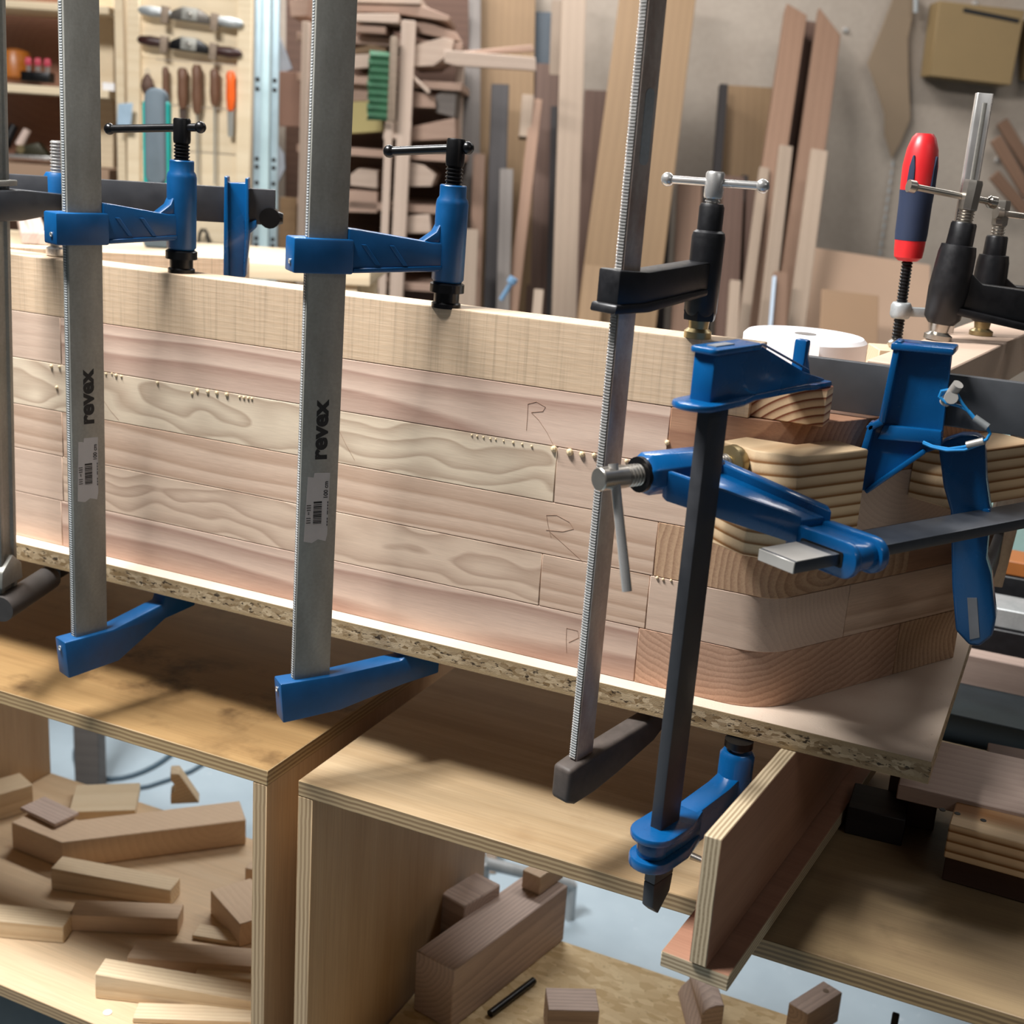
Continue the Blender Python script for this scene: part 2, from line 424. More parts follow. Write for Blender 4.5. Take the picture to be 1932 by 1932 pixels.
# middle cabinet
c2 = thing('bench_cabinet', 'open plywood cabinet with pale top in the middle, one chunky plank on its shelf', 'cabinet', T((-.01, CY, ZF)), 'plywood bench cabinets')
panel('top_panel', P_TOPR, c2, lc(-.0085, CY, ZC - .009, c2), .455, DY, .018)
panel('side_panel', P_SIDE, c2, lc(-.227, CY, (ZC - .018 + ZF) / 2, c2), DY, ZC - .018 - ZF, .018, 'x')
def chip_mat():
    g = NT('pale_chipboard'); co = g.coord()
    v = g.n('ShaderNodeTexVoronoi', feature='F1'); g.set(v, 'Vector', g.vmath('MULTIPLY', co, (60., 130., 60.))); g.set(v, 'Scale', 1.)
    ch = g.n('ShaderNodeSeparateColor'); g.set(ch, 0, v.outputs['Color'])
    n = g.noise(co, 120, 3, .6)
    col = g.mix(ch.outputs[0], lin('ead3a8'), lin('cdb080'))
    col = g.mix(g.maprange(n, .62, .72, 0, .6), col, lin('a48a62'))
    return g.out(col, .6, 0., .3)
panel('shelf', chip_mat(), c2, lc(.27, CY + .001, -.586, c2), .97, DY - .004, .018)
# right bench
c3 = thing('workbench', 'old stained plywood workbench at the right, partly in shade', 'workbench', T((.62, .1, ZF)))
panel('top_panel', P_OLD, c3, lc(.64, .170, -.174, c3), .826, .52, .020)
panel('side_panel', P_SIDE, c3, lc(1.04, .170, (-.184 + ZF) / 2, c3), .50, -.184 - ZF, .018, 'x')

# inverted plywood tee that carries the board
tm = T((.2355, -.19, 0)) @ Matrix.Rotation(math.radians(-5.2), 4, 'Z')
tee = thing('plywood_support', 'inverted tee of red-faced plywood carrying the right end of the particle board', 'support', tm)
panel('upright', P_TEE, tee, (0, .24, -.0815), .48, .1185, .015, 'x')
panel('flange', P_TEE, tee, (-.0035, .243, -.150), .060, .48, .015)

# ================================================================== laminated frame
LZ = [0, .057, .112, .166, .222, .277, .342]
P0 = Vector((.2187, .020, 0)); UV = Vector((.5, .8660254, 0)); NV = Vector((.8660254, -.5, 0)); TH = .04
P1 = P0 + UV * .295
frame = thing('laminated_frame', 'glued-up frame of stacked ash staves with an angled corner, held in clamps', 'wooden frame', T((0, .02, 0)))
fo = Vector((0, .02, 0))
def stave(x0, x1, k, mat, dy=0, mm=None):
    z0, z1 = LZ[k], LZ[k + 1]
    e = .0007 if mm is None else .0007
    b = MB().box((0, 0, 0), (x1 - x0 - .0004, TH, z1 - z0 - .0003))
    if mm is None:
        return b.build('stave', mat, frame, bevel=e, seg=1, matrix=T(Vector(((x0 + x1) / 2, .02 + TH / 2 + dy, (z0 + z1) / 2)) - fo))
    c = mm @ Vector(((x0 + x1) / 2, 0, (z0 + z1) / 2))
    m = mm.copy(); m.translation = c - fo
    return b.build('stave', mat, frame, bevel=e, seg=1, matrix=m)
XL = -1.24
stave(XL, .1742, 5, W_BEECH)
stave(XL, -.632, 4, W_PALE); stave(-.632, .1015, 4, W_ASHP)
stave(XL, -.008, 3, W_FIG); stave(-.008, .158, 3, W_PALE)
stave(XL, -.634, 2, W_ASHP2); stave(-.634, .1003, 2, W_ASHP2)
stave(XL, -.636, 1, W_PALE); stave(-.636, -.0155, 1, W_FIG2); stave(-.0155, .0975, 1, W_ASHP2)
stave(XL, -.640, 0, W_PALE); stave(-.640, .0915, 0, W_ASHP)
def corner(x0, u1, k, mat, r=.05):
    z0, z1 = LZ[k], LZ[k + 1]
    t = r * math.tan(math.radians(30))
    outer = [Vector((x0 + .0002, .02, 0))]
    ctr = P0 + Vector((-t, r, 0))
    for j in range(9):
        a = math.radians(-90 + 60 * j / 8)
        outer.append(ctr + Vector((math.cos(a) * r, math.sin(a) * r, 0)))
    outer.append(P0 + UV * (u1 - .0002))
    inner = [P0 + UV * (u1 - .0002) - NV * TH, P0 + Vector((-TH * math.tan(math.radians(30)), TH, 0)), Vector((x0 + .0002, .02 + TH, 0))]
    c = Vector((P0.x - .03, P0.y + .03, (z0 + z1) / 2))
    poly = [((p - c).x, (p - c).y) for p in outer + inner]
    return MB().prism(poly, -(z1 - z0) / 2 + .00015, (z1 - z0) / 2 - .00015).build('corner_stave', mat, frame, bevel=.0006, seg=1, matrix=T(c - fo))
corner(.1015, .295, 4, W_RED, .09)
corner(.158, .295, 3, W_PALE, .02)
corner(.1003, .19, 2, W_END, .025)
corner(.0975, .105, 1, W_PALE, .05)
corner(.0915, .193, 0, W_END2, .065)
m2 = fr(P0 - NV * TH / 2, UV, -NV, (0, 0, 1))
stave(.19, .295, 2, W_RED, mm=m2); stave(.105, .295, 1, W_ASHP2, mm=m2); stave(.193, .295, 0, W_END, mm=m2)
m3d = Vector((-.5, .8660254, 0)); m3n = Vector((.8660254, .5, 0))
m3 = fr(P1 - m3n * TH / 2 - Vector((0, .0, 0)), m3d, -m3n, (0, 0, 1))
for k in range(5): stave(.03, .20, k, (W_ASHP2, W_RED)[k % 2], mm=m3)
a30 = math.radians(30.3)
m4 = fr((-.83, .066, 0), (math.cos(a30), math.sin(a30), 0), (-math.sin(a30), math.cos(a30), 0), (0, 0, 1))
for k in range(6): stave(.02, .345, k, (W_ASHP2, W_PALE, W_BEECH)[k % 3], mm=m4)
# glue beads in the joints
gb = MB()
def bead(u, v, r): 
    p = atY(u, v, .0197) - fo; gb.ball(p, r * .8, 8)
for u, v, r in [(97, 691, .0028), (112, 692, .0024), (107, 731, .0026), (200, 705, .002), (211, 705, .0015), (219, 708, .0025), (229, 710, .002), (297, 722, .0022),
                (372, 736, .0028), (362, 742, .0024), (392, 739, .0026), (409, 741, .0028), (428, 744, .003), (452, 749, .0018), (460, 750, .002), (468, 751, .002), (475, 752, .0018),
                (890, 821, .0014), (900, 823, .0014), (912, 825, .0014), (925, 828, .0014), (935, 829, .0012), (950, 832, .0012), (968, 835, .0016), (985, 838, .0014), (1003, 842, .0016),
                (1045, 847, .0042), (1075, 853, .0045), (1098, 857, .0038), (1121, 859, .003), (1182, 870, .0026), (1211, 874, .0028), (1259, 835, .0032), (1262, 852, .002), (1261, 862, .0022),
                (1240, 1090, .002), (1251, 1093, .0018), (1266, 1095, .0016)]:
    bead(u, v, r)
g_ = gb.build('glue_beads', M_GLUE, frame); g_['kind'] = 'stuff'
# pencil marks
M_PENCIL = plain('pencil_grey', '94735f', .7)
def pencil(strokes, w=.00016):
    b = MB()
    for s in strokes:
        b.tube([atY(u, v, .0198) - fo for u, v in s], w, 5)
    b.build('pencil_mark', M_PENCIL, frame)
pencil([[(993, 812), (995, 785), (996, 762)], [(996, 762), (1012, 758), (1029, 768), (1024, 776), (1002, 778)], [(1002, 778), (1016, 792), (1032, 816), (1045, 842)]])
pencil([[(1040, 1015), (1034, 992), (1031, 972)], [(1031, 972), (1050, 972), (1074, 985), (1082, 998), (1062, 1003), (1030, 1000)], [(1038, 1004), (1058, 1022), (1100, 1060)]])
pencil([[(1069, 1232), (1068, 1205), (1069, 1185)], [(1069, 1185), (1090, 1190), (1092, 1203), (1073, 1212)]])
pencil([[(641, 815), (652, 838), (669, 868)]]); pencil([[(193, 752), (207, 773), (224, 793)]])

# cauls glued outside the corner
def lw(p): return P0 + UV * p[0] + NV * p[1]
cb = MB(); cz = .2125
poly = [(-.056, -.034), (-.056, .006), (-.034, .038), (.052, .040), (.052, .0008), (.0, .0008), (-.0225, -.0385)]
cc = lw((0, .01))
cb.prism([((lw(p) - cc).dot(UV), (lw(p) - cc).dot(-NV)) for p in poly], -.0475, .0475)
o = cb.build('clamping_block', W_PINE2, bevel=.0012, seg=1, matrix=fr((cc.x, cc.y, cz), UV, -NV, (0, 0, 1)))
tag(o, 'striped softwood block glued outside the angled corner, under the blue clamp screw', 'wood block')
e0 = Vector((.3825, .197, 0)); 
cb = MB(); cb.prism([(-.135, -.05), (.0, -.05), (.03, 0), (.03, .0), (-.135, .0)], -.03, .03)
e0c = lw((.245, .0008))
o = MB().prism([(-.075, 0), (.05, 0), (.05, -.052), (-.075, -.052)], -.028, .028).build('clamping_block', W_PINE2, bevel=.0012, seg=1, matrix=fr((e0c.x, e0c.y, .222), UV, -NV, (0, 0, 1)))
tag(o, 'striped softwood block on the far end of the angled wall, behind the grey bar', 'wood block')
# softwood pad under the jaw
q0 = atZ(1414, 787, .2772); q1 = atZ(1551.5, 807, .2772)
ang = math.atan2(q1.y - q0.y, q1.x - q0.x)
o = MB().box((0, 0, 0), (.066, .029, .033)).build('offcut_pad', W_PINE, bevel=.0008, seg=1, matrix=T((.2065, .041, .2772 + .0167)) @ Matrix.Rotation(0, 4, 'Z'))
tag(o, 'square softwood offcut with bold end grain under the blue jaw on the corner', 'wood block')

# ================================================================== clamps
def text_mesh(txt, size, bold=0.0, shear=0.0):
    cu = bpy.data.curves.new('txt', 'FONT'); cu.body = txt; cu.size = size; cu.offset = bold; cu.align_x = 'CENTER'; cu.align_y = 'CENTER'; cu.shear = shear
    cu.resolution_u = 4; cu.extrude = .00006
    ob = bpy.data.objects.new('txt', cu); COL.objects.link(ob)
    bpy.context.view_layer.update()
    dg = bpy.context.evaluated_depsgraph_get()
    me = bpy.data.meshes.new_from_object(ob.evaluated_get(dg))
    bpy.data.objects.remove(ob)
    return me
def put_text(txt, size, mat, parent, m, bold=0.0):
    me = text_mesh(txt, size, bold); me.materials.clear(); me.materials.append(mat); me.name = 'lettering'
    o = bpy.data.objects.new('lettering', me); COL.objects.link(o); o.parent = parent; o.matrix_local = m
    return o
def serrated(w, t, z0, z1, pitch, h, y0, k_=.72):
    """ridged strip on the outer narrow edge of a bar"""
    b = MB(); n = int((z1 - z0) / pitch); prof = []
    for k in range(n):
        z = z0 + k * pitch
        prof += [(y0, z), (y0 - h, z + pitch * .25), (y0 - h, z + pitch * .6), (y0, z + pitch * .85)]
    vs = []; fs = []
    x = t / 2 * k_
    for y, z in prof: vs += [(-x, y, z), (x, y, z)]
    for i in range(len(prof) - 1): fs.append((2 * i, 2 * i + 1, 2 * i + 3, 2 * i + 2))
    return b.add(vs, fs)
def clamp_frame(top, bot, pad):
    """frame with local Z along the bar (z = height), local Y towards the pad"""
    top, bot = Vector(top), Vector(bot)
    z = (top - bot).normalized()
    o = bot - z * (bot.z / z.z)
    y = Vector((pad[0], pad[1], 0)) - Vector((o.x, o.y, 0)); th = y.length
    y = (y - z * y.dot(z)).normalized()
    return fr(o, y.cross(z), y, z), th
def handle(parent, c, p0, p1, r, ball, mat, headr=.0085, h0=-.012, h1=.014):
    c, p0, p1 = Vector(c), Vector(p0), Vector(p1)
    MB().cyl(p0, p1, r, n=12).ball(p0, ball).ball(p1, ball).build('tommy_bar', mat, parent)

def revex(label, top, bot, pad, zl, ztop, txtz, stk, barz, hl, hr, faded):
    m, th = clamp_frame(top, bot, pad)
    t = thing('bar_clamp', label, 'clamp', m, 'grey bar clamps with blue arms')
    w, tk = .038, .0125
    z_hi = .95
    bar = MB().box((0, 0, (zl - .03 + z_hi) / 2), (tk, w, z_hi - zl + .03)).build('bar', M_GALV, t, bevel=.0012, seg=2)
    serrated(w, tk, zl, z_hi - .01, .0026, .0005, -w / 2 - .0001, .42).build('serrated_edge', M_GALVE, bar, smooth=False)
    put_text('revex', .0225, M_INK, bar, fr((tk / 2 + .0002, -.001, txtz), (0, 0, 1), (0, -1, 0), (1, 0, 0)) @ Matrix.Scale(1.12, 4, (1, 0, 0)), .0009)
    # sticker with bar code
    s0, s1 = stk; ys = -.0015
    poly = [(ys - .0125, s0), (ys - .004, s0 - .002), (ys + .002, s0 + .0015), (ys + .010, s0 - .001), (ys + .0115, s0 + .006), (ys + .012, s1), (ys - .004, s1 + .0005), (ys - .0045, s1 - .004), (ys - .0105, s1 - .003)]
    st = MB().prism(poly, 0, .0002, fr((tk / 2 + .00005, 0, 0), (0, 1, 0), (0, 0, 1), (1, 0, 0))).build('sticker', M_PAPERL, bar, smooth=False)
    b = MB(); z = s0 + .018; rr = random.Random(3)
    while z < s0 + .041:
        h = rr.choice((.0005, .0008, .0013)); b.box((tk / 2 + .0003, ys + .0005, z), (.0002, .0085, h)); z += h + rr.choice((.0005, .0007, .001))
    b.build('bar_code', M_INK, st, smooth=False)
    put_text('100 cm', .0060, M_INK, st, fr((tk / 2 + .0003, ys + .0085, s0 + .052), (0, 0, 1), (0, -1, 0), (1, 0, 0)), .0001)
    b = MB()
    for i, (hh, zz) in enumerate(((.0044, 0), (.0040, .0024), (.0044, .0048), (.0014, .0090), (.0014, .0105), (.0040, .0130), (.0044, .0154), (.0044, .0178))):
        b.box((tk / 2 + .0003, ys - .0085, s0 + .019 + zz), (.0002, hh, .0007)); b.box((tk / 2 + .0003, ys + .0108, s0 + .016 + zz * 1.3), (.0002, .0008, .0022))
    b.build('small_print', M_INK, st, smooth=False)
    # sliding arm
    a = MB()
    jl, jh = barz
    a.prismx([(-w / 2 - .016, jl), (w / 2 + .004, jl), (w / 2 + .004, jh), (-w / 2 - .016, jh)], -.0135, .0135)
    a.prismx([(w / 2, jl + .0005), (th, jl + .005), (th, jh), (th - .022, jh), (w / 2 + .012, jh + .009), (w / 2, jh + .010)], -.0095, .0095)
    arm = a.build('sliding_arm', M_BLUE2, t, bevel=.002)
    rb = MB()
    for y0 in (w / 2 + .012, w / 2 + .040):
        rb.prismx([(y0, jh - .004), (y0 + .005, jh - .004), (y0 + .020, jl + .009), (y0 + .015, jl + .009)], .009, .0112)
    rb.prismx([(w / 2 + .005, jl + .002), (th - .012, jl + .0065), (th - .012, jl + .010), (w / 2 + .005, jl + .0055)], .009, .0112)
    rb.build('rib', M_BLUE2, arm, bevel=.0006, seg=1)
    zb = ztop
    MB().lathe([(.0135, .367), (.0158, .370), (.0158, zb - .018), (.0150, zb - .014), (.0130, zb - .011), (.0130, zb - .001), (.0122, zb)], T((0, th, 0)), 28).build('screw_housing', M_BLUE2, arm)
    # fillet web below the housing
    MB().prismx([(th - .034, jh - .001), (th - .012, jh - .001), (th - .012, jh + .022), (th - .018, jh + .010)], -.0075, .0075).build('gusset', M_BLUE2, arm, bevel=.002)
    MB().lathe([(.0088, 0), (.0088, .004), (.0055, .004), (.0055, .0012)], fr((.0037, -w / 2 - .0162, jl + .010), (1, 0, 0), (0, 0, -1), (0, -1, 0)) @ Matrix.Scale(.28, 4), 12).build('rivet', M_CHROME, arm)
    # screw
    s = MB().thread((0, th, .352), (0, th, ztop + .020), .0085, .0035, 18)
    s.lathe([(.0088, 0), (.0092, .003), (.0092, .023), (.0082, .025)], T((0, th, ztop + .018)), 20)
    sc = s.build('screw', M_BLACKP, t)
    hz = ztop + .033
    xw = m.to_3x3().inverted() @ Vector((1, .12, 0))
    pl = Vector((0, th, hz)) + xw * -hl + Vector((0, 0, -.006)); pr = Vector((0, th, hz)) + xw * hr + Vector((0, 0, .002))
    MB().cyl(pl, pr, .0043, n=12).ball(pl, .0062).ball(pr, .0062).build('tommy_bar', M_BLACKP, sc)
    MB().lathe([(.0170, .3575), (.0170, .3655), (.0135, .3675)], T((0, th, 0)), 24).build('collar', M_BLACKP, t)
    MB().lathe([(.0145, .3423), (.0145, .3465), (.0125, .348), (.0125, .3585)], T((0, th, 0)), 24).build('swivel_pad', M_BLACKP, t)
    # fixed arm
    f = MB()
    f.prismx([(-w / 2 - .016, zl), (w / 2 + .004, zl + .002), (th - .030, zl + .010 if zl > -.05 else -.036), (th - .026, -.0225), (th + .014, -.0225), (th + .014, -.047), (th - .026, -.055), (.03, zl - .038), (-w / 2 - .012, zl - .044)], -.0115, .0115)
    f.build('fixed_arm', M_BLUE2, t, bevel=.002)
    MB().lathe([(.0030, 0), (.0030, .0008), (.0018, .0008), (.0018, .0003)], fr((0, -w / 2 - .0158, zl - .010), (1, 0, 0), (0, 0, -1), (0, -1, 0)), 12).build('rivet', M_CHROME, t)
    return t
revex('left grey bar clamp with blue arms, lettered revex, faint bar-code sticker', (-.5083, -.07, .6073), (-.5182, -.07, -.0508), (-.4795, .0394), -.055, .4615, .214, (.102, .1702), (.3735, .4055), .089, .022, True)
revex('grey bar clamp with blue arms, lettered revex, torn white bar-code sticker, middle of frame', (-.2152, -.07, .6117), (-.2254, -.07, -.0399), (-.1468, .029), -.037, .4598, .2225, (.1112, .1802), (.3735, .4055), .068, .012, False)

# --- black clamp
def black_clamp():
    m, th = clamp_frame((.0808, -.07, .6162), (.0754, -.07, -.0397), (.1137, .0294))
    t = thing('bar_clamp', 'black cast-iron bar clamp with coarse serrated steel bar and bright tommy bar', 'clamp', m)
    w, tk = .022, .010
    bar = MB().box((0, 0, .44), (tk, w, 1.02)).build('bar', M_OLDBAR, t, bevel=.0008)
    serrated(w, tk, -.045, .94, .0026, .0015, -w / 2 - .0001).build('serrated_edge', M_CHROME, bar, smooth=False)
    MB().prism(rrect(-.0055, -.030, .0055, .030, .0054, 5), 0, .0006, fr((tk / 2, .001, .520), (0, 1, 0), (0, 0, 1), (1, 0, 0))).build('stamped_plate', M_GALVE, bar)
    a = MB()
    a.prismx([(-w / 2 - .012, .376), (w / 2 + .004, .374), (th, .388), (th, .412), (w / 2 + .004, .404), (-w / 2 - .012, .406)], -.012, .012)
    a.prismx([(-w / 2 - .017, .3700), (w / 2 + .006, .3700), (th - .01, .382), (th - .01, .388), (w / 2, .378), (-w / 2 - .015, .378)], -.0145, .0145)
    arm = a.build('sliding_arm', M_BLACK, t, bevel=.002)
    MB().lathe([(.0130, .3615), (.0150, .366), (.0150, .432), (.0140, .436), (.0112, .438), (.0112, .458), (.0098, .461)], T((0, th, 0)), 24).build('screw_housing', M_BLACK, arm)
    MB().lathe([(.0150, .3585), (.0155, .362), (.0155, .367)], T((0, th, 0)), 6).build('hexagon_collar', M_BLACK, arm)
    s = MB().thread((0, th, .352), (0, th, .468), .0068, .003, 16)
    s.lathe([(.0078, 0), (.0085, .002), (.0085, .021), (.0072, .023)], T((0, th, .4655)), 20)
    sc = s.build('screw', M_CHROME, t)
    xw = m.to_3x3().inverted() @ Vector((1, .1, 0))
    c = Vector((0, th, .479))
    MB().cyl(c - xw * .042, c + xw * .042, .0036, n=12).ball(c - xw * .042, .0062).ball(c + xw * .042, .0062).build('tommy_bar', M_CHROME, sc)
    MB().lathe([(.0125, .3423), (.0125, .348), (.0090, .351), (.0098, .360)], T((0, th, 0)), 24).build('swivel_pad', M_BRASS, t)
    f = MB()
    prof = [(-.026, -.050), (-.010, -.046), (.02, -.041), (th - .015, -.029), (th - .008, -.0225), (th + .022, -.0225), (th + .022, -.031), (th - .01, -.055), (.045, -.074), (.012, -.084), (-.014, -.088), (-.026, -.083)]
    f.prismx(prof, -.011, .011)
    f.build('fixed_arm', plain('worn_cast_iron', '4a423d', .6, .1, .3, 60, .4, .2), t, bevel=.004, seg=3)
black_clamp()

# --- far-left clamp with channel bar, cut by the picture edge
def left_clamp():
    m, th = clamp_frame((-.6215, -.07, .6058), (-.6415, -.07, -.019), (-.672, .050))
    t = thing('bar_clamp', 'dark clamp with ribbed galvanised channel bar at the far left edge', 'clamp', m)
    b = MB().prism([(-.006, -.016), (.006, -.016), (.006, -.010), (.0025, -.008), (.0025, .008), (.006, .010), (.006, .016), (-.006, .016), (-.006, .010), (-.0025, .008), (-.0025, -.008), (-.006, -.010)], -.035, .95)
    bar = b.build('channel_bar', M_GALV, t, bevel=.0008)
    serrated(.032, .012, 0.0, .94, .0024, .0006, -.0161).build('serrated_edge', M_GALVE, bar, smooth=False)
    MB().prismx([(-.034, .389), (.03, .387), (th, .392), (th, .412), (.03, .420), (-.022, .421), (-.034, .413)], -.0145, .0145).build('sliding_arm', plain('grey_cast_iron', '3d4046', .5, .2, .15, 60), t, bevel=.003)
    MB().prismx([(-.030, .424), (.022, .424), (.022, .430), (-.026, .430)], -.012, .012).build('wedge_plate', M_GALV, t, bevel=.001)
    s = MB().thread((0, th, .355), (0, th, .470), .0075, .0035); s.build('screw', M_CHROME, t)
    MB().lathe([(.013, .366), (.015, .37), (.015, .43), (.012, .435)], T((0, th, 0)), 20).build('screw_housing', M_BLUE2, t)
    MB().lathe([(.0130, .3423), (.0130, .350), (.009, .352), (.009, .366)], T((0, th, 0)), 20).build('swivel_pad', M_CHROME, t)
    MB().prismx([(-.022, .0), (.0, .015), (.018, .0), (.020, -.020), (-.024, -.020)], -.011, .011).build('foot', M_GALV, t, bevel=.002)
    MB().cyl((.010, -.026, -.043), (.010, .08, -.040), .0150, .0145, 20).build('foot_peg', plain('dull_iron', '4a4644', .55, .4, .15, 50), t)
    MB().prismx([(th - .02, -.05), (th + .014, -.05), (th + .014, -.0225), (th - .02, -.0225)], -.011, .011).build('fixed_arm', M_BLACK, t, bevel=.002)
left_clamp()

# --- heavy blue clamp standing at the corner
def blue_corner_clamp():
    top = atY(1347, 763, -.115); bot = atY(1258, 1522, -.115)
    m, th = clamp_frame(top, bot, (.2185, .041))
    t = thing('bar_clamp', 'upright blue clamp with black bar standing at the frame corner', 'clamp', m, 'blue clamps with black bars')
    w, tk = .030, .0115
    zj = .3108
    bar = MB()
    bar.box((0, 0, (zj + .046 - .118) / 2), (tk, w, zj + .046 + .118))
    bar.prismx([(-w / 2, -.118), (w / 2, -.118), (w / 2 - .002, -.135), (-w / 2 + .012, -.152), (-w / 2 + .001, -.142)], -tk / 2, tk / 2)
    bar.build('bar', M_DARKBAR, t, bevel=.0012)
    MB().box((0, 0, zj + .0478), (tk - .003, w - .002, .0012)).build('bar_end', M_GREYBAR, t)
    j = MB()
    j.prismx([(-w / 2 - .008, zj), (w / 2, zj), (th, zj + .002), (th + .012, zj + .006), (th - .03, zj + .016), (w / 2 + .030, zj + .0465), (-w / 2 - .006, zj + .0475), (-w / 2 - .008, zj + .044)], -.010, .010)
    jaw = j.build('fixed_jaw', M_BLUE, t, bevel=.0025)
    pl = [(-.019, -w / 2 - .004)] + arc(0, -w / 2 - .012, .019, 180, 360, 10) + [(.019, w / 2), (.012, w / 2 + .03), (.012, th - .03), (.016, th - .018), (.016, th + .012), (-.016, th + .012), (-.016, th - .018), (-.012, th - .03), (-.012, w / 2 + .03), (-.019, w / 2)]
    MB().prism(pl, zj - .0002, zj + .0055).build('jaw_flange', M_BLUE, jaw, bevel=.002)
    MB().prism(rrect(-.013, -w / 2 - .012, .013, w / 2 + .032, .006), zj + .0425, zj + .0475).build('top_flange', M_BLUE, jaw, bevel=.0015)
    for sx in (-1, 1):
        MB().prismx([(w / 2 + .026, zj + .0475), (w / 2 + .032, zj + .0475), (th - .026, zj + .018), (th - .032, zj + .018)], sx * .0102, sx * .0125).build('rib', M_BLUE, jaw, bevel=.0008, seg=1)
    MB().prismx([(th - .032, zj + .010), (th - .005, zj + .004), (th - .015, zj + .016), (th - .020, zj + .030), (th - .020, zj + .043), (th - .029, zj + .043), (th - .029, zj + .024)], -.006, .006).build('lug', M_BLUE, jaw, bevel=.002)
    # sliding jaw under the board
    ths = .118; zs = -.064
    f = MB()
    ring = lambda r0, r1: arc(0, -w / 2 - .002, r0, 180, 360, 12) + [(r0, w / 2), (r1, w / 2 + .03), (-r1, w / 2 + .03), (-r0, w / 2)]
    f.prism(ring(.0205, .012), zs - .007, zs)
    f.prism(ring(.0135, .012), zs - .024, zs - .007)
    f.prism(ring(.0195, .012), zs - .034, zs - .024)
    f.prismx([(w / 2 + .02, zs - .034), (ths, zs - .030), (ths, zs + .010), (w / 2 + .075, zs + .004), (w / 2 + .02, zs)], -.0115, .0115)
    sj = f.build('sliding_jaw', M_BLUE, t, bevel=.002)
    MB().lathe([(.0125, zs - .060), (.0165, zs - .055), (.0165, zs + .026), (.0135, zs + .030)], T((0, ths, 0)), 20).build('screw_housing', M_BLUE, sj)
    s = MB().thread((0, ths, zs - .10), (0, ths, -.030), .0085, .0035); s.build('screw', M_CHROME, t)
    MB().lathe([(.008, -.032), (.0135, -.0295), (.0135, -.0225)], T((0, ths, 0)), 20).build('swivel_pad', M_BLACKP, t)
    MB().cyl((-.03, ths - .01, zs - .092), (.03, ths + .004, zs - .100), .004).build('tommy_bar', M_NICKEL, t)
blue_corner_clamp()

# --- blue clamp lying along the angled wall
def blue_wall_clamp():
    o = lw((0, .1015)); m = fr((o.x, o.y, .198), (0, 0, -1), -NV, UV)
    t = thing('bar_clamp', 'blue clamp with grey bar running along the angled wall, long tommy bar hanging', 'clamp', m, 'blue clamps with black bars')
    b = MB().box((0, 0, .19), (.010, .0385, .62)).build('bar', plain('dark_grey_milled_bar', '4c5057', .4, .6, .1, 50), t, bevel=.001)
    MB().box((0, 0, -.1203), (.0096, .038, .0012)).build('bar_end', M_BARTIP, b, bevel=.0004, seg=1)
    MB().box((-.0051, 0, -.098), (.0004, .0375, .040)).build('ground_face', M_BARTIP, b, smooth=False)
    c = MB()
    def ringxy(xo, ya, yb, r): return rrect(-xo, ya, xo, yb, r, 6)
    out = ringxy(.0155, -.036, .040, .0150)
    c.prism(out, -.068, -.060)
    c.prism(ringxy(.0120, -.032, .038, .0115), -.062, -.034)
    c.prism(out, -.036, -.026)
    jaw = c.build('sliding_jaw', M_BLUE, t, bevel=.0022)
    MB().prism(rrect(-.0065, -.0225, .0065, .0225, .002), -.0686, -.0678).build('bar_slot', M_INK, jaw)
    k = -.047 / .1145
    sh = Matrix.Identity(4); sh[0][1] = k
    a = MB()
    a.prismx([(.030, -.066), (.030, -.026), (.100, -.088), (.1145, -.088), (.1145, -.150), (.098, -.150)], -.0055, .0055, sh)
    a.prismx([(.026, -.066), (.032, -.070), (.102, -.154), (.096, -.154)], -.0125, .0125, sh)
    a.prismx([(.026, -.030), (.034, -.026), (.104, -.084), (.098, -.092)], -.0125, .0125, sh)
    arm = a.build('arm', M_BLUE, jaw, bevel=.0018)
    ax = lambda u: Vector((-.047, .1145, u))
    MB().lathe([(.0155, -.168), (.0185, -.163), (.0185, -.090), (.016, -.086)], T(Vector((-.047, .1145, 0))) @ Matrix.Rotation(math.radians(22.5), 4, 'Z'), 8).build('screw_housing', M_BLUE, arm, bevel=.0012)
    MB().lathe([(.0150, -.171), (.0150, -.167)], T(Vector((-.047, .1145, 0))), 24).build('housing_ring', M_BLACKP, arm)
    s = MB().thread(ax(-.186), ax(-.07), .0095, .0035, 20)
    s.lathe([(.0098, -.212), (.0098, -.186)], T(Vector((-.047, .1145, 0))), 24)
    s.lathe([(.0090, -.2130), (.0098, -.2120)], T(Vector((-.047, .1145, 0))), 24)
    sc = s.build('screw', M_NICKEL, t)
    inv = m.inverted()
    pw = m @ ax(-.199)
    q0 = inv @ atP(1160, 880, pw, UV); q1 = inv @ atP(1186, 1121, pw, UV)
    off = ax(-.199) - (q0 + (q1 - q0) * .16); q0 += off * .3; q1 += off * .3
    q0.z = q1.z = -.199
    MB().cyl(q0, q1, .0042, n=14).build('tommy_bar', M_CHROME, sc)
    MB().lathe([(.0075, -.086), (.0075, -.068), (.0160, -.066), (.0165, -.060), (.0150, -.0568)], T(Vector((-.047, .1145, 0))), 24).build('swivel_pad', M_BRASS, t)
blue_wall_clamp()

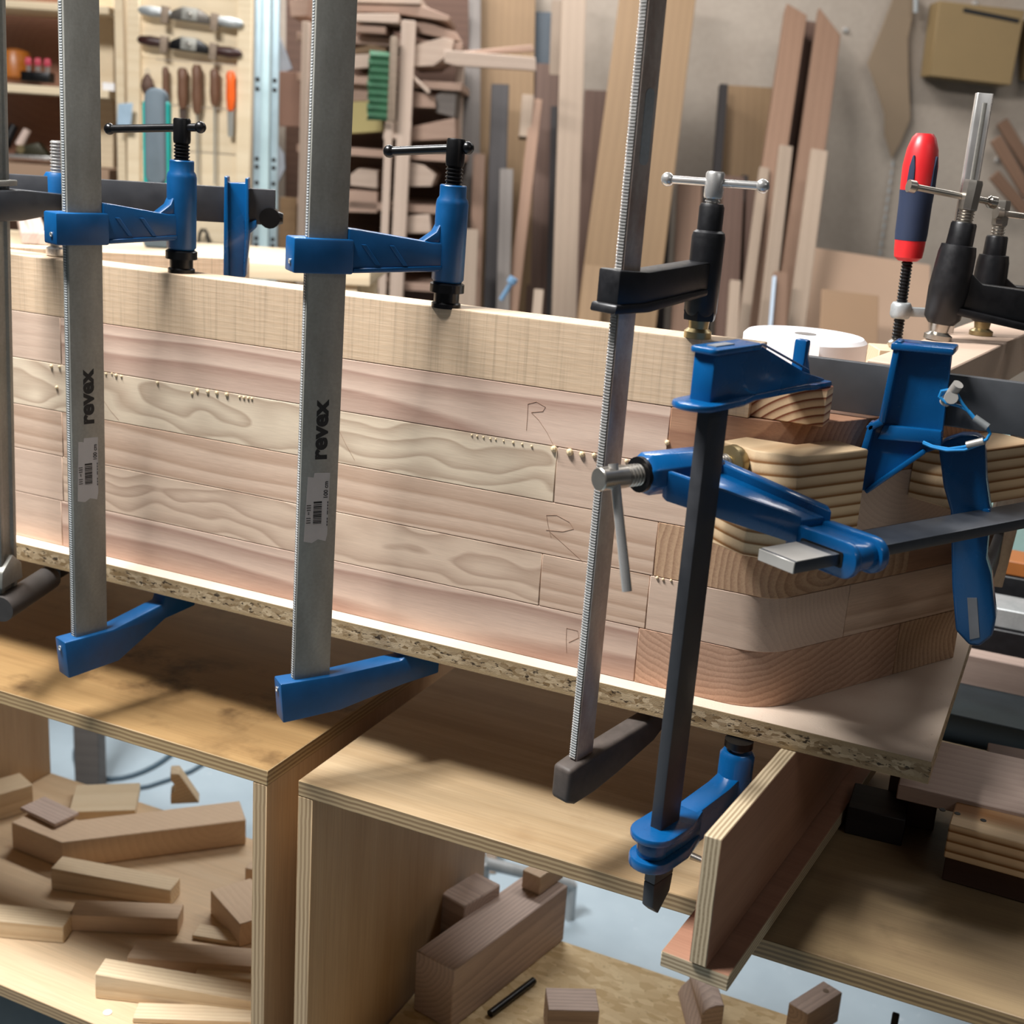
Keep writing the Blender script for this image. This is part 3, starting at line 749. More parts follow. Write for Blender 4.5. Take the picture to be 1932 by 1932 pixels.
# --- blue clamp across the frame with the wire rope
def poly_flange(b, pts, y0, y1, w):
    for i in range(len(pts) - 1):
        p, q = Vector(pts[i]), Vector(pts[i + 1]); d = (q - p).normalized(); n = Vector((-d.y, d.x))
        b.prism([tuple(p - d * w * .4), tuple(q + d * w * .4), tuple(q + d * w * .4 + n * w), tuple(p - d * w * .4 + n * w)], y0, y1, fr((0, 0, 0), (1, 0, 0), (0, 0, 1), (0, 1, 0)))
    return b
def blue_cross_clamp():
    y = .086
    o = Vector((.30, y, .277))
    t = thing('bar_clamp', 'blue clamp lying across the frame with broad jaw and blue wire rope', 'clamp', T(o), 'blue clamps with black bars')
    XZ = lambda u, v, yy=y: (lambda p: (p.x - o.x, p.z - o.z))(atY(u, v, yy))
    p = atY(1482, 668, .104); q = atY(1932, 823, .104); r_ = atY(1932, 722, .104)
    bar = MB().box((.19 + .02, .018, (r_.z + q.z) / 2 - o.z), (.62, .010, r_.z - q.z)).build('bar', plain('dark_slate_bar', '4a4c50', .5, .3, .1, 40), t, bevel=.001)
    outl = [XZ(*p_) for p_ in ((1690, 645), (1797, 655), (1775, 846), (1745, 856), (1640, 928), (1612, 925), (1612, 895), (1640, 800), (1660, 790))]
    w = MB(); mm = fr((0, 0, 0), (1, 0, 0), (0, 0, 1), (0, 1, 0))
    w.prism(outl, .003, .008, mm)
    web = w.build('fixed_jaw', M_BLUE, t, bevel=.0008, seg=1)
    fl = MB()
    poly_flange(fl, [outl[0], outl[1]][::-1], -.010, .028, .0065)
    fl.build('jaw_flange', M_BLUE, web, bevel=.0018)
    fl = MB(); poly_flange(fl, [outl[0], outl[8], outl[7], outl[6], outl[5]], -.008, .012, .006); fl.build('jaw_flange', M_BLUE, web, bevel=.0015)
    fl = MB(); poly_flange(fl, [outl[4], outl[3]][::1], -.006, .012, .0045); fl.build('jaw_flange', M_BLUE, web, bevel=.0012)
    c0 = XZ(1668, 800); c1_ = XZ(1778, 812); c2_ = XZ(1777, 848); c3_ = XZ(1752, 836); c4_ = XZ(1655, 828)
    MB().prism([c0, c1_, c2_, c3_, c4_], -.004, .005, mm).build('jaw_shoulder', M_BLUE, web, bevel=.002)
    # pin and wire rope
    W3 = lambda u, v, yy: atY(u, v, yy) - o
    pin = MB().cyl(W3(1782, 760, .08), W3(1808, 725, .070), .0048, n=14).cyl(W3(1795, 750, .068), W3(1795, 752, .088), .0058, n=12).build('pin', M_BARTIP, t)
    L = [(1806, 744, .072), (1816, 762, .072), (1830, 780, .073), (1840, 792, .073)]
    L2 = [(1792, 735, .075), (1776, 738, .074), (1772, 748, .074), (1785, 760, .074), (1810, 766, .073), (1828, 776, .073), (1840, 790, .073)]
    L3 = [(1862, 805, .072), (1868, 818, .072), (1862, 829, .072), (1852, 834, .072)]
    L4 = [(1848, 833, .072), (1820, 843, .073), (1790, 847, .074), (1760, 842, .076), (1742, 834, .080)]
    L5 = [(1850, 838, .072), (1820, 849, .072), (1785, 850, .073), (1757, 843, .076), (1742, 836, .080)]
    for l in (L, L2, L3, L4, L5):
        MB().tube([W3(*p_) for p_ in l], .0014, 8).build('wire_rope', M_ROPE, t)
    MB().cyl(W3(1838, 788, .073), W3(1864, 806, .072), .0033, n=12).build('ferrule', M_GALVE, t)
    MB().cyl(W3(1856, 832, .072), W3(1824, 840, .073), .0033, n=12).build('ferrule', M_BARTIP, t)
blue_cross_clamp()

def blue_rear_clamp():
    y = .132; o = Vector((.385, y, .09))
    t = thing('bar_clamp', 'blue clamp jaw hanging down at the right with bar end showing', 'clamp', T(o), 'blue clamps with black bars')
    XZ = lambda u, v: (lambda p: (p.x - o.x, p.z - o.z))(atY(u, v, y))
    mm = fr((0, 0, 0), (1, 0, 0), (0, 0, 1), (0, 1, 0))
    up = [XZ(*p_) for p_ in ((1772, 838), (1786, 826), (1815, 817), (1845, 818), (1860, 832), (1862, 900), (1870, 960), (1862, 1050), (1871, 1080), (1880, 1160), (1874, 1195), (1850, 1214), (1830, 1212), (1805, 1185), (1798, 1100), (1795, 960), (1782, 915))]
    j = MB().prism(up, -.010, .012, mm).build('fixed_jaw', M_BLUE, t, bevel=.003, seg=3)
    rd = [XZ(*p_) for p_ in ((1855, 955), (1870, 955), (1871, 975), (1862, 990), (1852, 990))]
    MB().prism(rd, -.012, .012, mm).build('lug', M_BLUE, j, bevel=.002)
    be = [XZ(*p_) for p_ in ((1827, 1122), (1845, 1122), (1850, 1196), (1832, 1200))]
    MB().prism(be, -.0108, -.009, mm).build('bar_end', M_GREYBAR, j)
    c = XZ(1838, 1160)
    MB().box((c[0], .26, c[1]), (.0095, .50, .038)).build('bar', M_DARKBAR, t, bevel=.001)
blue_rear_clamp()

# --- clamp lying behind the frame at the left
def back_left_clamp():
    a = atD(-150, 328, 1.46); b = atD(520, 358, 1.52); b2 = atD(520, 425, 1.52)
    x = (b - a); x.z = 0; L = x.length; x.normalize(); y = Vector((-x.y, x.x, 0))
    zc = (b.z + b2.z) / 2; hh = b.z - b2.z
    m = fr((b.x, b.y, zc), x, y, (0, 0, 1))
    t = thing('bar_clamp', 'black bar clamp with blue jaw lying over the far wall of the frame', 'clamp', m, 'blue clamps with black bars')
    MB().box((-L / 2, 0, 0), (L, .010, hh)).build('bar', M_DARKBAR, t, bevel=.001)
    MB().cyl((-.006, -.010, -.012), (-.006, .010, -.012), .012).cyl((0, 0, -.012), (.009, 0, -.012), .009, .006).build('stop_knob', M_BLACKP, t)
    XZ = lambda u, v: (lambda p: ((p - m.translation).dot(x), p.z - zc))(atP(u, v, m.translation - y * .012, y))
    mm = fr((0, -.012, 0), (1, 0, 0), (0, 0, 1), (0, 1, 0))
    j = MB().prism([XZ(424, 332), XZ(432, 345), XZ(462, 345), XZ(468, 335), XZ(470, 420), XZ(484, 415), (XZ(484, 430)), XZ(472, 440), XZ(463, 524), XZ(425, 522)], 0, .024, mm)
    jaw = j.build('jaw', M_BLUE, t, bevel=.0015)
    f = MB().prism([XZ(424, 332), XZ(430, 334), XZ(432, 522), XZ(422, 522)], -.006, .03, mm); f.build('jaw_flange', M_BLUE, jaw, bevel=.001)
    f = MB().prism([XZ(463, 336), XZ(469, 336), XZ(470, 440), XZ(464, 522), XZ(460, 522), XZ(463, 430)], -.006, .03, mm); f.build('jaw_flange', M_BLUE, jaw, bevel=.001)
back_left_clamp()

# ================================================================== timber, paper roll and clamps behind the corner
o = MB().box((0, 0, 0), (.075, .62, .049)).build('timber_beam', W_PALE, bevel=.0015, seg=1, matrix=T((.325, .440, .3018)) @ Matrix.Rotation(math.radians(-6.6), 4, 'Z'))
tag(o, 'pale planed timber beam behind the corner with two black clamps on it', 'timber')
r_ = thing('paper_roll', 'thick white paper roll standing behind the frame', 'paper roll', T((.158, .305, 0)))
R0, Hh = .0665, .322
MB().lathe([(.0115, Hh - .004), (.0115, Hh), (.030, Hh + .0006), (R0 - .004, Hh), (R0, Hh - .004), (R0 + .0004, .16), (R0, .003), (R0 - .004, 0.0005)], T((0, 0, 0)), 48).build('paper', M_WHITE, r_)
MB().lathe([(.0118, Hh + .0002), (.0118, Hh + .0006)], None, 24).build('core_hole', plain('core_shadow_card', '6f6a66', .9), r_)
MB().prismx([(-R0 - .0005, .01), (-R0 + .001, .01), (-R0 + .001, Hh - .001), (-R0 - .0005, Hh - .001)], .0, .03).build('loose_end', M_WHITE, r_)

def black_iron_clamp(label, padpx, toppx, zb, reach, s=1.0, hleft=True):
    p = atZ(*padpx, zb); d = (p - CAM_C).dot(FWD)
    q = atD(*toppx, d)
    z = (q - p).normalized(); L = (q - p).length
    x = RGT - z * RGT.dot(z); x.normalize()
    t = thing('bar_clamp', label, 'clamp', fr(p, x, z.cross(x), z), 'black iron clamps on the beam')
    k = L / .155
    b = MB().lathe([(.0125, .016), (.0175, .022), (.0195, .05), (.0180, .085), (.0165, .093), (.0128, .0935), (.0122, .113), (.0112, .115)], Matrix.Scale(k, 4), 20)
    body = b.build('screw_housing', M_BLACK, t)
    a = MB().prism([(.0, .034), (reach, .026), (reach, .060), (.028, .060), (.0, .080)], -.011, .011, Matrix.Scale(k, 4) @ fr((0, 0, 0), (1, 0, 0), (0, 0, 1), (0, -1, 0)))
    a.prism([(.0, .028), (reach, .020), (reach, .027), (.0, .036)], -.016, .016, Matrix.Scale(k, 4) @ fr((0, 0, 0), (1, 0, 0), (0, 0, 1), (0, -1, 0)))
    arm = a.build('arm', M_BLACK, t, bevel=.002)
    MB().box((reach * k + .012, 0, .05 * k - .02), (.03, .012, .60)).build('bar', M_OLDBAR, t, bevel=.001)
    sc = MB().thread((0, 0, .10 * k), (0, 0, .128 * k), .0078 * k, .003).lathe([(.0090 * k, .127 * k), (.0095 * k, .129 * k), (.0095 * k, .152 * k), (.0085 * k, .155 * k)], None, 8).build('screw', M_NICKEL, t)
    hz = .141 * k
    l = .062 * k if hleft else .008
    e0, e1 = Vector((-l, -.01, hz)), Vector(((.026 if hleft else .06) * k, .008, hz - .004))
    MB().cyl(e0, e1, .0036, n=10).lathe([(.0066, -.002), (.0066, .005), (.004, .008)], axis_frame(e0, e1 - e0), 12).lathe([(.0066, -.002), (.0066, .005), (.004, .008)], axis_frame(e1, e0 - e1), 12).build('tommy_bar', M_NICKEL, sc)
    MB().lathe([(.0135 * k, .0003), (.0135 * k, .005 * k), (.0085 * k, .008 * k), (.010 * k, .018 * k)], None, 20).build('swivel_pad', M_NICKEL if hleft else M_BRASS, t)
    return t
black_iron_clamp('nearer black iron clamp on the pale beam, tommy bar crossing the red handle', (1768, 641), (1838, 340), .3265, .10, 1.0, True)
black_iron_clamp('further black iron clamp on the pale beam, cut by the right picture edge', (1850, 632), (1893, 378), .3265, .12, .9, False)
def red_clamp():
    d = (atZ(1768, 641, .3265) - CAM_C).dot(FWD) + .055; p = atD(1690, 655, d)
    q = atD(1745, 252, d)
    z = (q - p).normalized(); L = (q - p).length
    x = RGT - z * RGT.dot(z); x.normalize()
    t = thing('bar_clamp', 'clamp with red and navy screwdriver-style handle and bright steel bar', 'clamp', fr(p, x, z.cross(x), z))
    tag(MB().box((0, 0, -.0405), (.05, .05, .0800)).build('wood_block', W_OFF, bevel=.001, seg=1, matrix=fr((p.x, p.y, p.z), RGT, FWD, (0, 0, 1))), 'small yellowish block under the foot of the red-handled clamp', 'wood block')
    MB().thread((0, 0, .006), (0, 0, L * .43), .0062, .0036, 14).build('screw', M_BLACKP, t)
    MB().lathe([(.008, 0.0002), (.010, .003), (.010, .006), (.006, .009)], None, 16).build('swivel_pad', M_NICKEL, t)
    h0 = L * .415
    H = L - h0
    pr = [(.0105, 0), (.0150, .004), (.0160, .012), (.0165, .022), (.0172, H * .45), (.0185, H * .62), (.0188, H * .75), (.0165, H * .88), (.0125, H * .97), (.009, H)]
    hd = MB().lathe(pr, T((0, 0, h0)), 24).build('handle', M_RED, t)
    grip = [(r + .0005, zz) for r, zz in ((.0163, .0225), (.0169, .030), (.0172, H * .45), (.0180, H * .56))]
    MB().lathe(grip, T((0, 0, h0)), 24).build('grip_sleeve', M_NAVY, hd)
    for a in (-132, -48, 90):
        ca, sa = math.cos(math.radians(a)), math.sin(math.radians(a))
        mm = fr((ca * .0102, sa * .0102, h0 + H * .66), (-sa, ca, 0), (ca, sa, 0), (0, 0, 1))
        MB().prism([(-.0045, -H * .11), (.0045, -H * .11), (.0035, H * .08), (.001, H * .17), (-.001, H * .17), (-.0035, H * .08)], 0, .0095, mm @ fr((0, 0, 0), (1, 0, 0), (0, 0, 1), (0, 1, 0))).build('grip_inlay', M_NAVY, hd, bevel=.0015)
    zj = L * .175
    MB().lathe([(.0095, zj - .008), (.0115, zj - .004), (.0115, zj + .006), (.0095, zj + .010)], None, 18).box((.022, 0, zj), (.036, .010, .010)).build('jaw', M_GALVE, t, bevel=.001)
    b0 = t.matrix_world.inverted() @ atD(1780, 640, d + .02); b1 = t.matrix_world.inverted() @ atD(1858, 176, d + .02)
    mz = axis_frame(b0, b1 - b0, (1, 0, 0)); Lb = (b1 - b0).length
    MB().prism(rrect(-.0095, -.0045, .0095, .0045, .003), 0, Lb, mz).build('bar', M_CHROME, t, bevel=.001)
    MB().prism(rrect(-.0025, -.0052, .0035, .0052, .002), .02, Lb - .01, mz).build('bar_groove', M_GALV, t)
red_clamp()

# ================================================================== offcuts on the shelves
ZS = -.577
def offcut(label, px0, px1, depth, h, mat, z0=ZS, group=None, name='wood_offcut', skew=0.0, h2=None, cat='offcut'):
    """a block whose lower front edge runs between two points of the photograph on the level z0"""
    p, q = atZ(*px0, z0), atZ(*px1, z0)
    x = (q - p); L = x.length; x.normalize(); y = Vector((-x.y, x.x, 0))
    if y.dot(FWD) < 0: y = -y
    z = Vector((0, 0, 1)); sgn = 1
    if x.cross(y).z < 0: p, q = q, p; x = -x
    h2 = h if h2 is None else h2
    b = MB().add([(0, 0, 0), (L, 0, 0), (L - skew, depth, 0), (skew, depth, 0), (0, 0, h), (L, 0, h2), (L - skew, depth, h2), (skew, depth, h)],
                 [(3, 2, 1, 0), (4, 5, 6, 7), (0, 1, 5, 4), (1, 2, 6, 5), (2, 3, 7, 6), (3, 0, 4, 7)])
    c = Vector((L / 2, depth / 2, h / 2)); b.v = [v - c for v in b.v]
    m = fr(p + Vector((0, 0, .0004)), x, y, z) @ T(c)
    o = b.build(name, mat, bevel=.001, seg=1, matrix=m)
    return tag(o, label, cat, group)
G1 = 'offcuts on the left shelf'; G2 = 'offcuts on the middle shelf'
# bent piece
p = [atZ(23, 1600, ZS), atZ(118, 1640, ZS), atZ(464, 1594, ZS)]
nrm = []
for i in range(2):
    d = (p[i + 1] - p[i]).normalized(); nrm.append(Vector((-d.y, d.x, 0)))
W_ = .062
mid = p[1] + (nrm[0] + nrm[1]).normalized() * W_ / max(.5, (nrm[0] + nrm[1]).length / 2)
poly = [p[0], p[1], p[2], p[2] + nrm[1] * W_, mid, p[0] + nrm[0] * W_]
cm = sum(poly, Vector()) / 6
o = MB().prism([((v - cm).x, (v - cm).y) for v in poly], ZS - cm.z + .0004, ZS - cm.z + .044).build('wood_offcut', W_OFF2, bevel=.0015, seg=1, matrix=T(cm))
tag(o, 'large bent brown offcut at the back of the left shelf', 'offcut', G1)
offcut('striped wedge offcut lying in front of the bent piece', (97, 1678), (322, 1711), .035, .034, W_OFF, group=G1, h2=.026)
offcut('short pale bar at the left picture edge on the left shelf', (-60, 1764), (120, 1781), .038, .026, W_OFF, group=G1)
offcut('grey-brown striped bar beside the pale bar on the left shelf', (131, 1757), (336, 1765), .036, .026, W_OFF2, group=G1)
offcut('flat honey-coloured bar above the long tapered one on the left shelf', (240, 1829), (475, 1847), .040, .018, W_OFF2, group=G1)
offcut('long tapered pale bar near the front of the left shelf', (180, 1884), (478, 1918), .034, .036, W_OFF, group=G1, h2=.022)
offcut('thin pale strip at the bottom front of the left shelf', (250, 1931), (476, 1938), .030, .008, W_OFF, group=G1)
offcut('low thin scrap between two bars on the left shelf', (366, 1856), (478, 1862), .020, .010, W_OFF, group=G1)
offcut('tilted honey block leaning against the cabinet side on the left shelf', (397, 1722), (452, 1788), .062, .036, W_OFF2, group=G1)
offcut('thin striped scrap beside the tilted block on the left shelf', (362, 1772), (448, 1786), .028, .006, W_OFF, group=G1)
offcut('small block peeking from behind the cabinet side on the left shelf', (462, 1672), (482, 1676), .03, .03, W_OFF2, group=G1)
offcut('broad pale board at the back of the left shelf', (130, 1550), (256, 1545), .09, .016, W_SHELF, group=G1)
offcut('square pale block at the left edge behind the bent piece', (-40, 1560), (64, 1528), .05, .045, W_OFF, group=G1)
offcut('thin grey-brown stick lying over the pale block', (38, 1530), (104, 1562), .045, .006, W_OFFP, z0=ZS + .046, group=G1)
# upright notched bracket
b0 = atZ(322, 1518, ZS); b1 = atZ(364, 1516, ZS)
x = (b1 - b0).normalized(); y = Vector((-x.y, x.x, 0))
o = MB().prism([(0, 0), (.046, 0), (.014, .055), (.0, .055), (.0, .044), (.007, .034), (.007, .024), (.0, .016)], 0, .03, fr(b0 + Vector((0, 0, .0005)), x, (0, 0, 1), y)).build('notched_bracket', W_OFF, bevel=.001, seg=1)
tag(o, 'small upright notched bracket at the back of the left shelf', 'offcut', G1)
o = MB().lathe([(.005, 0), (.0055, .001), (.004, .002)], T(atZ(203, 1911, ZS)), 16).build('plastic_button', M_WHITE)
tag(o, 'small white round cap on the left shelf', 'cap')
# middle shelf
pt = atZ(890, 1676, -.40)
qa, qb, qd = atZ(818, 1700, -.395), atZ(897, 1630, -.395), atZ(877, 1720, -.395)
o = MB().box((0, 0, 0), (.045, .075, .105)).build('wood_offcut', W_OFFP, bevel=.002, seg=1, matrix=T((atZ(888, 1676, -.471) + Vector((0, 0, -.053)))) @ Matrix.Rotation(math.radians(-14), 4, 'Z'))
tag(o, 'upright brown block standing against the cabinet side behind the chunky plank', 'offcut', G2)
e0 = atZ(1063, 1774, ZS); e1 = atZ(850, 1945, ZS)
x = (e0 - e1); L = x.length; x.normalize(); y = Vector((-x.y, x.x, 0))
o = MB().box((0, 0, 0), (L, .062, .088)).build('wood_offcut', W_OFFP, bevel=.0015, seg=1, matrix=fr((e0 + e1) / 2 + y * .031 + Vector((0, 0, .0446)), x, y, (0, 0, 1)))
tag(o, 'long chunky grey-beech plank lying diagonally on the middle shelf', 'offcut', G2)
o = MB().box((0, 0, 0), (.06, .03, .028)).build('wood_offcut', W_OFF2, bevel=.001, seg=1, matrix=fr(e0 + y * .03 + Vector((0, 0, .1035)) - x * .02, x, y, (0, 0, 1)))
tag(o, 'small brown block lying on the far end of the chunky plank', 'offcut', G2)
a_, b_ = atZ(962, 1884, ZS + .005), atZ(1007, 1850, ZS + .005)
o = MB().cyl(a_ + (a_ - b_) * .8, b_, .0048, n=12).build('black_rod', M_BLACKP); tag(o, 'thin black rod lying beside the chunky plank on the middle shelf', 'rod')
offcut('short grey-beech block at the bottom edge of the middle shelf', (1030, 1960), (1126, 1962), .045, .042, W_OFFP, group=G2)
b0 = atZ(1300, 1960, ZS); b1 = atZ(1372, 1962, ZS); x = (b1 - b0).normalized(); y = Vector((-x.y, x.x, 0))
o = MB().prism([(0, 0), (.040, 0), (.040, .050), (.030, .050), (.016, .043), (.012, .034), (.014, .024), (.004, .012)], 0, .09, fr(b0 + Vector((0, 0, .0005)), x, (0, 0, 1), y)).build('curved_bracket', W_OFFP, bevel=.001, seg=1)
tag(o, 'offcut with a concave notch at the bottom edge below the tee', 'offcut', G2)
b0 = atZ(1490, 1965, ZS); b1 = atZ(1570, 1912, ZS)
x = (b1 - b0).normalized(); y = Vector((-x.y, x.x, 0))
o = MB().box((0, 0, 0), (.075, .030, .045)).build('wood_offcut', W_OFFP, bevel=.001, seg=1, matrix=fr((b0 + b1) / 2 + Vector((0, 0, .023)), x, y, (0, 0, 1)))
MB().cyl((.022, 0, .0222), (.022, 0, .0230), .004, n=12).build('dowel_plug', W_PALEB, o)
tag(o, 'pale notched block with a round plug at the bottom right of the middle shelf', 'offcut', G2)
k0 = atZ(1678, 1985, ZS + .0)
o = MB().prism(rrect(-.0045, -.003, .0045, .003, .002), 0, .058).build('black_peg', M_BLACKP, bevel=.0015, matrix=T(k0)); tag(o, 'black upright peg at the bottom edge on the right', 'peg')
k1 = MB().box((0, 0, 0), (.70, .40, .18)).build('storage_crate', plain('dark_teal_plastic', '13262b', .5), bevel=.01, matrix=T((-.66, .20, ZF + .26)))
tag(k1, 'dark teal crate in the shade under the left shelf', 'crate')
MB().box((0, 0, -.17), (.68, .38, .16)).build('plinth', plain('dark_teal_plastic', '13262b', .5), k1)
# loop of cable and post on the floor behind the left cabinet
cb = MB(); pts = []
for k in range(25):
    a = math.radians(150 + 235 * k / 24)
    c0 = atZ(255, 1385, ZF + .006)
    pts.append(c0 + RGT * .125 * math.cos(a) + FWD * .42 * math.sin(a) * .55 + Vector((0, 0, 0)))
cb.tube(pts, .0055, 8)
pts2 = [atZ(u, v, ZF + .006) for u, v in ((385, 1440), (360, 1455), (320, 1470), (280, 1483), (240, 1490), (205, 1490), (150, 1480))]
o = cb.build('power_cable', plain('grey_rubber_cable', '3f5360', .5)); tag(o, 'grey cable looped on the blue floor behind the left cabinet', 'cable')
o = MB().tube(pts2, .0045, 8).build('power_cable', MATS['grey_rubber_cable']); tag(o, 'loose lower cable end curving below the loop on the floor', 'cable')
pq = atZ(172, 1487, ZF)
o = MB().box((0, 0, 0), (.055, .05, .62)).build('wooden_post', W_GREYB, bevel=.001, seg=1, matrix=fr(pq + Vector((0, 0, .311)), RGT, FWD, (0, 0, 1)))
tag(o, 'weathered wooden post standing on the floor behind the left cabinet', 'post')
pr0 = atD(915, 1628, 2.15); pr1 = atD(1080, 1668, 2.2)
o = MB().cyl(pr0, pr1, .012, n=14).build('steel_tube', M_GALVE); tag(o, 'short bright steel tube seen under the middle bench top', 'tube')
for q_ in (pr0, pr1): MB().cyl(q_, Vector((q_.x, q_.y, ZF)), .010, n=12).build('leg', M_GALVE, o)

# ================================================================== things on and behind the right bench
ZR = -.164
def onbench(label, pts, z0, z1, mat, name, cat, bevel=.0015, group=None):
    """flat block whose lower outline is read on the level z0"""
    vs = [atZ(u, v, z0) for u, v in pts]; c = sum(vs, Vector()) / len(vs)
    o = MB().prism([((v - c).x, (v - c).y) for v in vs], .0004, z1 - z0).build(name, mat, bevel=bevel, seg=1, matrix=T(c))
    return tag(o, label, cat, group)
q0, q1 = atZ(1776, 1660, ZR), atZ(1960, 1726, ZR)
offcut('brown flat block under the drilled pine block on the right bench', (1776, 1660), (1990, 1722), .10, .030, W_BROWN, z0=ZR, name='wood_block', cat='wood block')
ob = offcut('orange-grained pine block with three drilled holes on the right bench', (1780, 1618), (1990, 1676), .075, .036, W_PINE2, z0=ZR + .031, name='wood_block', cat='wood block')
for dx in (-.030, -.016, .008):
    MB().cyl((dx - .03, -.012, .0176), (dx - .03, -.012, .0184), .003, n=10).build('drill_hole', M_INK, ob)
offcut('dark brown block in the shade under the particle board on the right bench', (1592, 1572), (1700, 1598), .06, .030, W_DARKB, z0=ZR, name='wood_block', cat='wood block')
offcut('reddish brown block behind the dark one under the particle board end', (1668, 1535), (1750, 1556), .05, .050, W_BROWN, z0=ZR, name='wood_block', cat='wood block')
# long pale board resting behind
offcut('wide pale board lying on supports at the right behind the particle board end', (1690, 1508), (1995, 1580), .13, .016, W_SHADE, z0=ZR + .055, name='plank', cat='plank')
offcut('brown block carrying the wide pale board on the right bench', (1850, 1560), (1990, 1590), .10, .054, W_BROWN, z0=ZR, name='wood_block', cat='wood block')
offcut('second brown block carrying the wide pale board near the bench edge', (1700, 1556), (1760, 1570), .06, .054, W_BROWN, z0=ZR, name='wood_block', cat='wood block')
# stack behind the board end
YS = .47
def strip(label, v0, v1, y0, y1, mat, name, cat, x0=1560, skew=.25, bevel=.002):
    """a rail running along X behind the board end; v0, v1 = upper and lower image height at x = 1932"""
    a, b = atY(1932, v0, y0), atY(1932, v1, y0)
    xa = .12
    o = MB().box((0, 0, 0), (a.x + .35 - xa, y1 - y0, a.z - b.z)).build(name, mat, bevel=bevel, seg=1, matrix=T(((a.x + .35 + xa) / 2, (y0 + y1) / 2, (a.z + b.z) / 2)))
    return tag(o, label, cat)
tabt = atY(1932, 1450, .46).z
MB_ = MB().box((.75, .95, tabt - .02), (1.25, .98, .036))
t_ = thing('back_table', 'brown table behind the benches carrying rails, box and crate', 'table', T((.75, .95, ZF)))
MB().box((0, 0, tabt - ZF - .02), (1.25, .98, .036)).build('table_top', W_BROWN, t_, bevel=.002)
for sx in (.12, .58):
    for sy in (-.45, .45): MB().box((sx, sy, (tabt - ZF - .038) / 2), (.06, .06, tabt - ZF - .038)).build('leg', W_BROWN, t_, bevel=.002)
zt = tabt - .0015
def rail(label, y0, y1, h, z0, mat, name, cat, xa=.14, xb=1.0):
    o = MB().box((0, 0, 0), (xb - xa, y1 - y0, h)).build(name, mat, bevel=.0015, seg=1, matrix=T(((xa + xb) / 2, (y0 + y1) / 2, z0 + h / 2 + .0004)))
    return tag(o, label, cat)
rail('dark navy tray at the front of the rails behind the board end', .485, .60, .040, zt, plain('navy_tray', '18262c', .4), 'tray', 'tray')
rail('pinkish wooden rail with dusty front behind the navy tray', .615, .645, .075, zt, W_SHADE, 'wooden_rail', 'rail')
rail('black box standing behind the pinkish rail', .715, .80, .085, zt, M_BLACK, 'black_box', 'box')
rail('silver aluminium rail lying on the black box', .722, .79, .028, zt + .0855, M_GALVE, 'aluminium_rail', 'rail')
rail('long black case behind the aluminium rail', .83, .98, .13, zt, M_BLACK, 'black_case', 'box')
rail('orange-brown wooden strip on the black case', .835, .90, .022, zt + .1305, plain('orange_wood', '9a5a24', .5), 'wooden_strip', 'strip')
rail('pale turquoise plastic crate at the right edge behind the blue clamp', 1.02, 1.30, .28, zt, plain('pale_turquoise_plastic', '9dbdb8', .45), 'plastic_crate', 'crate', xa=.2, xb=1.05)

# ================================================================== background: lumber leaning on the back wall
GB = 'boards leaning against the back wall'
def lean(label, bot, top, wpx, mat, d0=3.75, d1=4.1, th=.022, slant=0.0, wtop=None, name='leaning_board', cat='board', group=GB, floor=True):
    """board whose left edge runs between two points of the photograph, leaning from d0 (lower) to d1 (upper)"""
    p1 = atD(top[0] + wpx / 2, top[1], d1); p0 = atD(bot[0] + wpx / 2, bot[1], d0)
    ax = (p1 - p0).normalized()
    if floor: p0 = p1 - ax * ((p1.z - ZF - .002) / ax.z)
    L = (p1 - p0).length
    y = RGT - ax * RGT.dot(ax); y.normalize(); z = ax.cross(y)
    if z.dot(FWD) > 0: z = -z; 
    y = z.cross(ax)
    w = wpx * d1 / F_PX; w2 = (wtop if wtop is not None else wpx) * d1 / F_PX
    s = 1 if y.dot(RGT) > 0 else -1
    poly = [(-L, -w / 2), (-L, w / 2), (0 + (slant if s < 0 else 0) * -1, w2 / 2), (0 - (slant if s > 0 else 0) * 0, -w2 / 2)]
    poly = [(-L, -w / 2), (-L, w / 2), (-(slant if s > 0 else 0), w2 / 2), (-(slant if s < 0 else 0), -w2 / 2)]
    m = fr(p1, ax, y, z)
    if z.dot(ax.cross(y)) < 0: pass
    o = MB().prism(poly, -th, 0).build(name, mat, bevel=.0015, seg=1, matrix=m)
    return tag(o, label, cat, group)
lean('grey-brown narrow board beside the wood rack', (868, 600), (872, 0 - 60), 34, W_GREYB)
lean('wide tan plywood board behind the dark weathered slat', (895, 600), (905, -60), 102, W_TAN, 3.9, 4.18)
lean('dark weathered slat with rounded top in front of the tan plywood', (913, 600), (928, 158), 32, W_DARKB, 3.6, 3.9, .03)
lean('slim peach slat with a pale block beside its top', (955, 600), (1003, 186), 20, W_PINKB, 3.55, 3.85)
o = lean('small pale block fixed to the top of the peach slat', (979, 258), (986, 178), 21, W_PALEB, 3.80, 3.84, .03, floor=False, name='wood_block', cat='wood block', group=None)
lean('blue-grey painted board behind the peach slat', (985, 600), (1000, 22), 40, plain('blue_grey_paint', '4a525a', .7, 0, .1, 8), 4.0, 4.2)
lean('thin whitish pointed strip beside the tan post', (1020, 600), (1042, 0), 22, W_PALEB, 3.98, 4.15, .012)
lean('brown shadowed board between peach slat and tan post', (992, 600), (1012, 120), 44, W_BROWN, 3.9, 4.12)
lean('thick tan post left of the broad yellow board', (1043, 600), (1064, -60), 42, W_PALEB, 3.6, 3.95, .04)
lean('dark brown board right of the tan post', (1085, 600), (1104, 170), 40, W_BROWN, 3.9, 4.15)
lean('low greyish board top between post and broad board', (1118, 600), (1128, 172), 30, W_GREYB, 3.92, 4.16)
